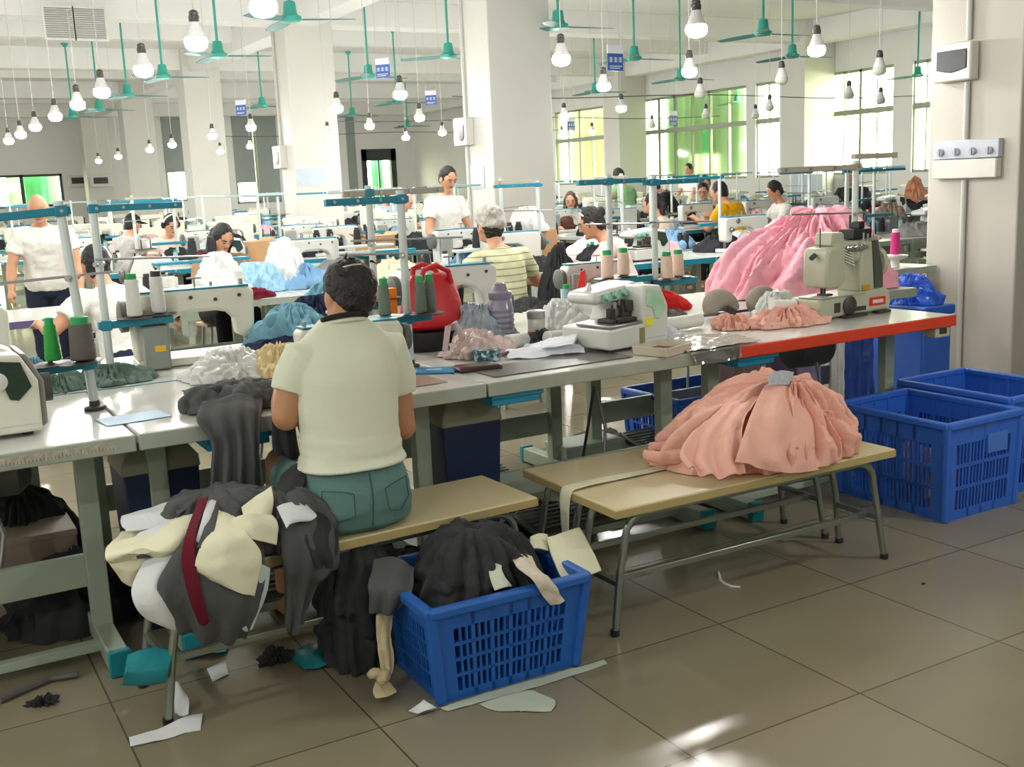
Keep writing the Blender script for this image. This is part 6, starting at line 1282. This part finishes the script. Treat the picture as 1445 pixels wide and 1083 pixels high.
st = empty('stool', (6.15, 6.05, 0), 'brown seated stool with steel back behind the blue bag', 'stool', .2)
MB().lathe([(.15, .46), (.17, .48), (.16, .50)], n=20).build('seat', mat('brown_seat', (104, 74, 66), .5), st)
for a in range(4): MB().tube([V((.12*math.cos(a*PI/2+.8), .12*math.sin(a*PI/2+.8), .47)), V((.17*math.cos(a*PI/2+.8), .17*math.sin(a*PI/2+.8), 0))], .012, 8).build('leg', steel_m, st)
MB().tube([V((-.15, .12, .46)), V((-.16, .15, .80)), V((-.12, .16, .86)), V((.12, .16, .86)), V((.16, .15, .80)), V((.15, .12, .46))], .012, 8).build('back_frame', steel_m, st); MB().box((0, .155, .76), (.26, .02, .16)).build('backrest', mat('brown_seat', (104, 74, 66), .5), st, bevel=.01)
# small boxes and trays below the tables
for i, (px, py, y, sx, sy, sz, col, l) in enumerate(((825, 640, 4.5, .34, .2, .14, (176, 190, 176), 'pale green metal box on the floor behind the grey table'), (880, 715, 3.9, .28, .22, .10, (20, 92, 104), 'teal tray on the floor under the grey table'), (20, 770, 4.2, .4, .25, .28, (178, 160, 146), 'pinkish card box behind the corner table legs'), (1010, 735, 3.75, .05, .04, .07, (10, 128, 140), 'small teal foot block behind the peach pile bench'))):
    q = S(px, py, y); r = empty('box', (q.x, y, 0), l, 'box'); mm = mat('box_col_%d' % i, col, .5, var=.08)
    MB().bb((-sx/2, -sy/2, .004), (sx/2, sy/2, sz)).build('body', mm, r, bevel=.008); MB().bb((-sx/2-.004, -sy/2-.004, sz-.02), (sx/2+.004, sy/2+.004, sz+.004)).build('lid', mm, r, bevel=.004)
tag(MB().tube([S(838, 548, 3.5), S(830, 600, 3.9), S(822, 650, 4.1), V((S(795, 640, 4.2).x, 4.2, .01))], .007, 8).build('power_cable', mat('dark_cable', (60, 58, 54), .6)), 'dark power cable hanging down under the grey table', 'cable')
# ================================================================== the rows of work stations behind
R6 = random.Random(5)
NUM = ['third', 'fourth', 'fifth', 'sixth', 'seventh', 'eighth', 'ninth', 'tenth', 'eleventh', 'twelfth', 'thirteenth', 'fourteenth']
ROWY = [7.05, 10.75, 14.45, 18.15, 21.9, 25.6, 29.3, 33.0]
whitelam = mat('laminate_white', (198, 200, 198), .25, var=.04)
def table_proto(edge):
    r = empty('sewing_table', (0, 0, 0), 'x', 'table'); w, d = 1.18, .80
    MB().box((0, 0, .742), (w, d, .036)).build('tabletop', whitelam, r, bevel=.005)
    for q in (-1, 1): MB().box((0, q*(d/2+.003), .736), (w, .014, .044)).build('edge_band', edge, r)
    for q in (-1, 1):
        L = MB(); x = q*.48; L.box((x, 0, .38), (.06, .05, .68)); L.box((x, 0, .035), (.06, .56, .07)); L.box((x, 0, .70), (.05, .44, .03)); L.build('leg', paint_m, r)
    c = MB(); c.box((0, 0, .26), (.96, .03, .12)); c.build('crossboard', paint_m, r)
    return r
TP = {'teal': table_proto(bar_m), 'grey': table_proto(edge_m)}
purple_t = table_proto(purple_m); purple_t.location = (.62, 7.45, 0); tag(purple_t, 'purple edged table before the person in plain white t-shirt', 'table')
MK = {'lock': lockstitch('x', (0, 0, 0), 0, body=whitem, name='sewing_machine'), 'lock2': lockstitch('x', (0, 0, 0), 0, simple=True, name='sewing_machine'), 'over': overlock('x', (0, 0, 0), 0, dkgreen_w, knob=False), 'over2': overlock('x', (0, 0, 0), 0, mat('grey_window', (120, 140, 130), .1, var=.3), simple=True)}
RK = {'a': rack('x', (0, 0, 0), 0, arm=(-.40, .04), tray=(-.26, .08), ztray=.20, top=.67), 'b': rack('x', (0, 0, 0), 0, arm=(-.05, .42), tray=(-.1, .26), ztray=.22, top=.66, simple=True), 'c': rack('x', (0, 0, 0), 0, arm=(-.34, .34), tray=(-.22, .22), ztray=.20, top=.68, simple=True, bar=mat('pale_channel', (170, 186, 188), .4)), 'd': rack('x', (0, 0, 0), 0, arm=(-.30, .06), tray=(-.2, .08), ztray=.18, top=.70, bar=beige_bar)}
HP = {}
for k_, col, rx, ry, h in (('white', (228, 228, 226), .24, .18, .16), ('black', (40, 42, 46), .26, .18, .14), ('grey', (140, 140, 140), .22, .18, .13), ('pink', (226, 176, 184), .22, .16, .14), ('blue', (120, 160, 196), .24, .18, .16), ('maroon', (98, 36, 48), .2, .15, .12), ('cream', (224, 212, 186), .24, .18, .15)):
    o = heap('garment_heap', cloth('heap_' + k_, col), (0, 0, 0), ring_outline(rx, ry, 9, .18, len(HP)+40), h, seed=len(HP)+60, nth=54, nr=16, fold=.03, lump=.03, kth=4, lk=9); tag(o, 'x', 'garment heap'); HP[k_] = o
BX = empty('cardboard_box', (0, 0, 0), 'x', 'cardboard box'); cardm = mat('cardboard', (186, 148, 108), .8, var=.08, vscale=12)
MB().bb((-.17, -.12, 0), (.17, .12, .2)).build('body', cardm, BX); 
for q in (-1, 1): MB().box((q*.2, 0, .205), (.10, .24, .006), Ry(-q*.5)).build('flap', cardm, BX)
used_ = set()
def place(P, key, loc, rz, label, group):
    o = P[key]
    if (id(P), key) not in used_:
        used_.add((id(P), key)); o.location = loc; o.rotation_euler = (0, 0, rz); o['label'] = label; o['group'] = group
        for k in kids(o): pass
        return o
    return dup(o, loc, rz, label, group)
CC = {'black': 'black', 'white': 'whitew', 'mauve': 'mauve', 'rose': 'rose', 'blue': 'blue', 'dgreen': 'dgreen'}
def free(x, y):
    for px_, py_ in ((6.72, 4.8), (6.72, 11.66), (6.72, 18.68), (6.72, 25.77), (6.72, 32.95)):
        if abs(x-px_) < 1.05 and abs(y-py_) < .8: return False
    return True
taken = []
for ri, y0 in enumerate(ROWY):
    xs = [x for x in [.02+1.2*k for k in range(0, 15)] if .085*y0-.5 < x < min(17.3, 1.24*y0+(2.4 if y0 == 10.75 else 0)) ]
    if ri >= 2: xs = [x for x in xs if not (.545 < x/(y0+.4) < .60)]
    for ti, x in enumerate(xs):
        for side in (0, 1):
            if ri >= 4 and side == 1: continue
            yc = y0+.40 if side == 0 else y0+1.30
            if not free(x+.6, yc): continue
            cx = x+.6
            rn = '%s row, %s side' % (NUM[ri], 'camera' if side == 0 else 'far') if ri < 4 else '%s row' % NUM[ri]
            where = '%s along, %s' % (ORD[ti], rn)
            if any(abs(t_[0].location.x-cx) < .72 and abs(t_[0].location.y-yc) < .52 for t_ in P_.values()): continue
            place(TP, 'teal' if R6.random() < .6 else 'grey', (cx, yc, 0), 0, 'white topped sewing table, ' + where, 'sewing tables in the rows behind')
            u = R6.random(); far = ri >= 2
            mk = ('lock' if u < .62 else 'over') if not far else ('lock2' if u < .62 else 'over2')
            rz = 0 if side == 0 else PI
            mx, my = cx+R6.uniform(-.12, .12), yc+(-.12 if side == 0 else .12)
            if not (ri == 0 and (4.9 < cx < 8 if side else cx < 3.1)): place(MK, mk, (mx, my, TT), rz + R6.uniform(-.06, .06), ('white lockstitch machine, ' if mk[:4] == 'lock' else 'white overlock machine, ') + where, 'sewing machines in the rows behind')
            rk = R6.choice('aabcd' if not far else 'bbc')
            rx_ = cx+R6.uniform(.30, .46)*(1 if R6.random() < .6 else -1); ry_ = yc+(.22 if side == 0 else -.22)
            if R6.random() < .85:
                place(RK, rk, (rx_, ry_, TT), R6.uniform(-.08, .08) + (PI if R6.random() < .3 else 0), 'thread stand, ' + where, 'thread stands in the rows behind')
            if ri < 3:
                for q in range(R6.choice((2, 3, 3, 4))):
                    kd = R6.choice(('black', 'black', 'black', 'white', 'mauve', 'rose', 'blue', 'dgreen', 'black'))
                    cone(CC[kd], (cx+R6.uniform(-.5, .5), yc+(.30 if side == 0 else -.30)+R6.uniform(-.04, .04), TT), '%s thread cone, %s on the table %s' % ({'dgreen': 'dark green'}.get(kd, kd), ORD[q], where), 'thread cones in the rows behind')
            nh = R6.choice((1, 1, 2, 2)) if ri < 4 else 1
            for q in range(nh):
                hk = R6.choice(('white', 'black', 'black', 'grey', 'grey', 'pink', 'blue', 'maroon', 'black', 'cream'))
                place(HP, hk, (cx+R6.uniform(-.4, .4), yc+R6.uniform(-.1, .2)*(1 if side == 0 else -1), TT), R6.uniform(0, 6), '%s garment heap, %s on the table %s' % (hk, ORD[q], where), 'garment heaps in the rows behind')
            if R6.random() < .10:
                place(BX, 'x', (cx+R6.uniform(-.3, .3), yc+.2, TT), R6.uniform(-.3, .3), 'cardboard box, ' + where, 'cardboard boxes in the rows behind') if False else None
# ---- things of the middle distance placed one by one
lockstitch('white lockstitch machine seen from behind between red tote and striped knit', (2.30, 4.66, TT), PI, body=whitem)
lockstitch('pale lockstitch machine behind the printed green cone at the picture edge', (.12, 4.62, TT), PI, body=ivorym)
lockstitch('white lockstitch machine below the profile person in pink', (3.28, 4.84, TT), PI, body=whitem, scale=.8)
def bigheap(key, label, px, py, y, z, rx, ry, h, seed, m): q = AY(px, py, y); return H('garment_heap' if 'bag' not in label else 'plastic_bag', label, 'garment heap' if 'bag' not in label else 'plastic bag', m, q.x, y, z, rx, ry, h, seed, fold=.03, lump=.03)
bigheap(0, 'white knotted plastic bag of garments behind the maroon cloth', 312, 400, 7.5, TT, .2, .16, .30, 201, bagw)
bigheap(0, 'sky blue plastic bag behind the pale teal heaps', 362, 395, 7.6, TT, .24, .18, .21, 202, bagb)
bigheap(0, 'tall white plastic bag beside the sky blue bag', 405, 385, 7.7, TT, .2, .16, .36, 203, bagw)
bigheap(0, 'maroon garment lying before the white knotted bag', 330, 425, 7.15, TT, .3, .14, .09, 204, maroon)
bigheap(0, 'black garment heap on the table beside the striped knit', 745, 400, 7.3, TT, .26, .2, .12, 205, black_cl)
bigheap(0, 'tall black garment bundle between striped knit and profile person', 792, 400, 5.9, .42, .16, .16, .62, 206, black_cl)
bigheap(0, 'black garment heap low behind the white crumpled bag', 745, 440, 5.9, .42, .42, .24, .30, 207, black_cl)
bigheap(0, 'white bag of garments above the brown sack', 745, 345, 8.2, 1.02, .2, .16, .22, 208, bagw)
q = AY(755, 372, 8.2); sk_ = empty('sack', (q.x, 8.2, TT), 'brown paper sack full of white bags by the middle pillar', 'sack')
MB().loft([[V((.22*f*math.cos(t), .16*f*math.sin(t), z)) for t in [2*PI*k/28 for k in range(28)]] for z, f in ((0, .9), (.08, 1.0), (.2, 1.02), (.27, .96))]).build('sack', mat('brown_paper', (176, 136, 98), .8, var=.1, bump=.3), sk_)
bt = empty('basin', (0, 0, TT), 'lime green plastic basin before the white knotted bag', 'basin'); q = AY(288, 418, 6.6); bt.location = (AY(288, 415, 7.25).x, 7.25, TT+.02)
MB().lathe([(.06, 0), (.10, .07), (.105, .072), (.095, .07), (.055, .006)], n=24).build('basin', mat('lime_plastic', (150, 206, 44), .35, var=.03), bt)
for px, y, l in ((352, 11.15, 'cardboard box open beside the long haired person facing the camera'), (530, 10.6, 'cardboard box behind the teal thread bars')):
    q = AY(px, 350, y); BXl = place({'x': BX} if False else BXD, 'x', (q.x, y, TT), .2, l, 'cardboard boxes') if 'BXD' in globals() else None
    if BXl is None:
        BXD = {'x': BX}; place(BXD, 'x', (q.x, y, TT), .2, l, 'cardboard boxes')
for px, y, l in ((271, 7.9, 'black thread cone before the long haired person, nearer the white bag'), (298, 7.9, 'black thread cone standing in front of the bent face'), (448, 9.0, 'black thread cone beside the black haired head, first of the dark group'), (467, 9.0, 'black thread cone second of the dark group above the head'), (505, 9.0, 'wide black thread cone by the teal thread bars'), (522, 9.05, 'black thread cone just before the thread stand pole'), (720, 8.0, 'black thread cone nearer the mottled cap'), (733, 8.0, 'black thread cone before the white bag, second from the cap'), (673, 7.4, 'black thread cone between the standing man and the mottled cap')):
    q = AY(px, 350, y); cone('black', (q.x, y, TT+.24 if px in (271, 298) else TT+.2), l)
for px, y, l in ((285, 7.9, 'teal tray board carrying the two black cones'), (486, 9.02, 'pale board carrying the black cones above the head'), (727, 8.0, 'pale board carrying the black cones by the cap'), (673, 7.4, 'small board carrying a black cone by the standing man')):
    q = AY(px, 372, y); zt_ = TT+.236 if px == 285 else TT+.196
    r = empty('cone_shelf', (q.x, y, TT), l, 'shelf'); w_ = .34 if px == 285 else (.46 if px == 486 else .18)
    MB().bb((-w_, -.06, zt_-TT-.02), (w_, .06, zt_-TT)).build('board', bar_m if px == 285 else pole_m, r, bevel=.003)
    for s in (-1, 1): MB().tube([(s*w_*.9, 0, 0), (s*w_*.9, 0, zt_-TT-.02)], .012, 8).build('leg', pole_m, r)
bn = empty('oil_bottle', (0, 0, TT), 'black bottle with yellow label behind the red tote bag', 'bottle'); bn.location = (AY(584, 390, 4.9).x, 4.82, TT)
MB().lathe([(.045, 0), (.05, .01), (.05, .20), (.03, .235), (.028, .26), (.03, .262), (.03, .29), (.02, .295)], n=20).build('body', black_p, bn); MB().lathe([(.051, .06), (.0515, .065), (.0515, .14), (.051, .145)], n=20).build('label', mat('yellow_label', (226, 190, 30), .4, var=.05), bn)
H('paper_sack', 'tan peaked paper sack on a table below the narrow window', 'sack', mat('tan_paper', (200, 140, 108), .8, var=.15, bump=.4), AY(1290, 270, 12.1).x, 12.1, TT, .30, .22, .52, 215, prof=1.15, fold=.05, lump=.07, lk=4, pw=.9, jit=.25)
gb = empty('steel_basin', (AY(1250, 320, 8.4).x, 8.4, TT), 'grey steel basin on the table beside the near pillar', 'basin'); MB().lathe([(.2, 0), (.24, .13), (.25, .135), (.235, .13), (.19, .01)], n=26).build('basin', steel_m, gb)
H('garment_heap', 'taupe garment heap above the grey steel basin', 'garment heap', mat('taupe_heap', (150, 134, 120), .85, var=.3, vscale=14), AY(1255, 300, 8.4).x, 8.4, TT+.11, .2, .18, .16, 210, fold=.03)
H('garment_heap', 'dark green black garment heap behind the thread pole by the window', 'garment heap', mat('bottle_green_heap', (46, 60, 58), .85, var=.3), AY(1190, 330, 7.4).x, 7.4, TT, .34, .2, .24, 211, fold=.03)
# stools under the seated people
stool_m = mat('stool_wood', (170, 150, 112), .5, var=.05)
STL = empty('stool', (0, 0, 0), 'x', 'stool'); MB().box((0, 0, .415), (.34, .28, .03)).build('seat', stool_m, STL, bevel=.006)
for sx in (-1, 1):
    for sy in (-1, 1): MB().tube([(sx*.12, sy*.09, .40), (sx*.15, sy*.12, 0)], .013, 8).build('leg', steel_m, STL)
first = True
for n_, (root, *_x) in P_.items():
    if n_ in ('standing', 'green', 'black', 'far_green', 'bald'): continue
    sc = root.scale[0]; lab = 'wooden topped stool under the ' + root['label'][:60].rsplit(' ', 1)[0]
    w_ = root['label'].split(); lab = 'stool under the ' + ' '.join(w_[:8])
    if first: STL.location = root.location; STL.rotation_euler = root.rotation_euler; STL['label'] = lab; STL['group'] = 'stools'; STL.scale = (1, 1, sc); first = False
    else: o = dup(STL, root.location, root.rotation_euler[2], lab, 'stools'); o.scale = (1, 1, sc)
# prototypes never placed are removed
for P in (TP, MK, RK, HP):
    for k, o in P.items():
        if (id(P), k) not in used_:
            for c in kids(o): bpy.data.objects.remove(c)
            bpy.data.objects.remove(o)
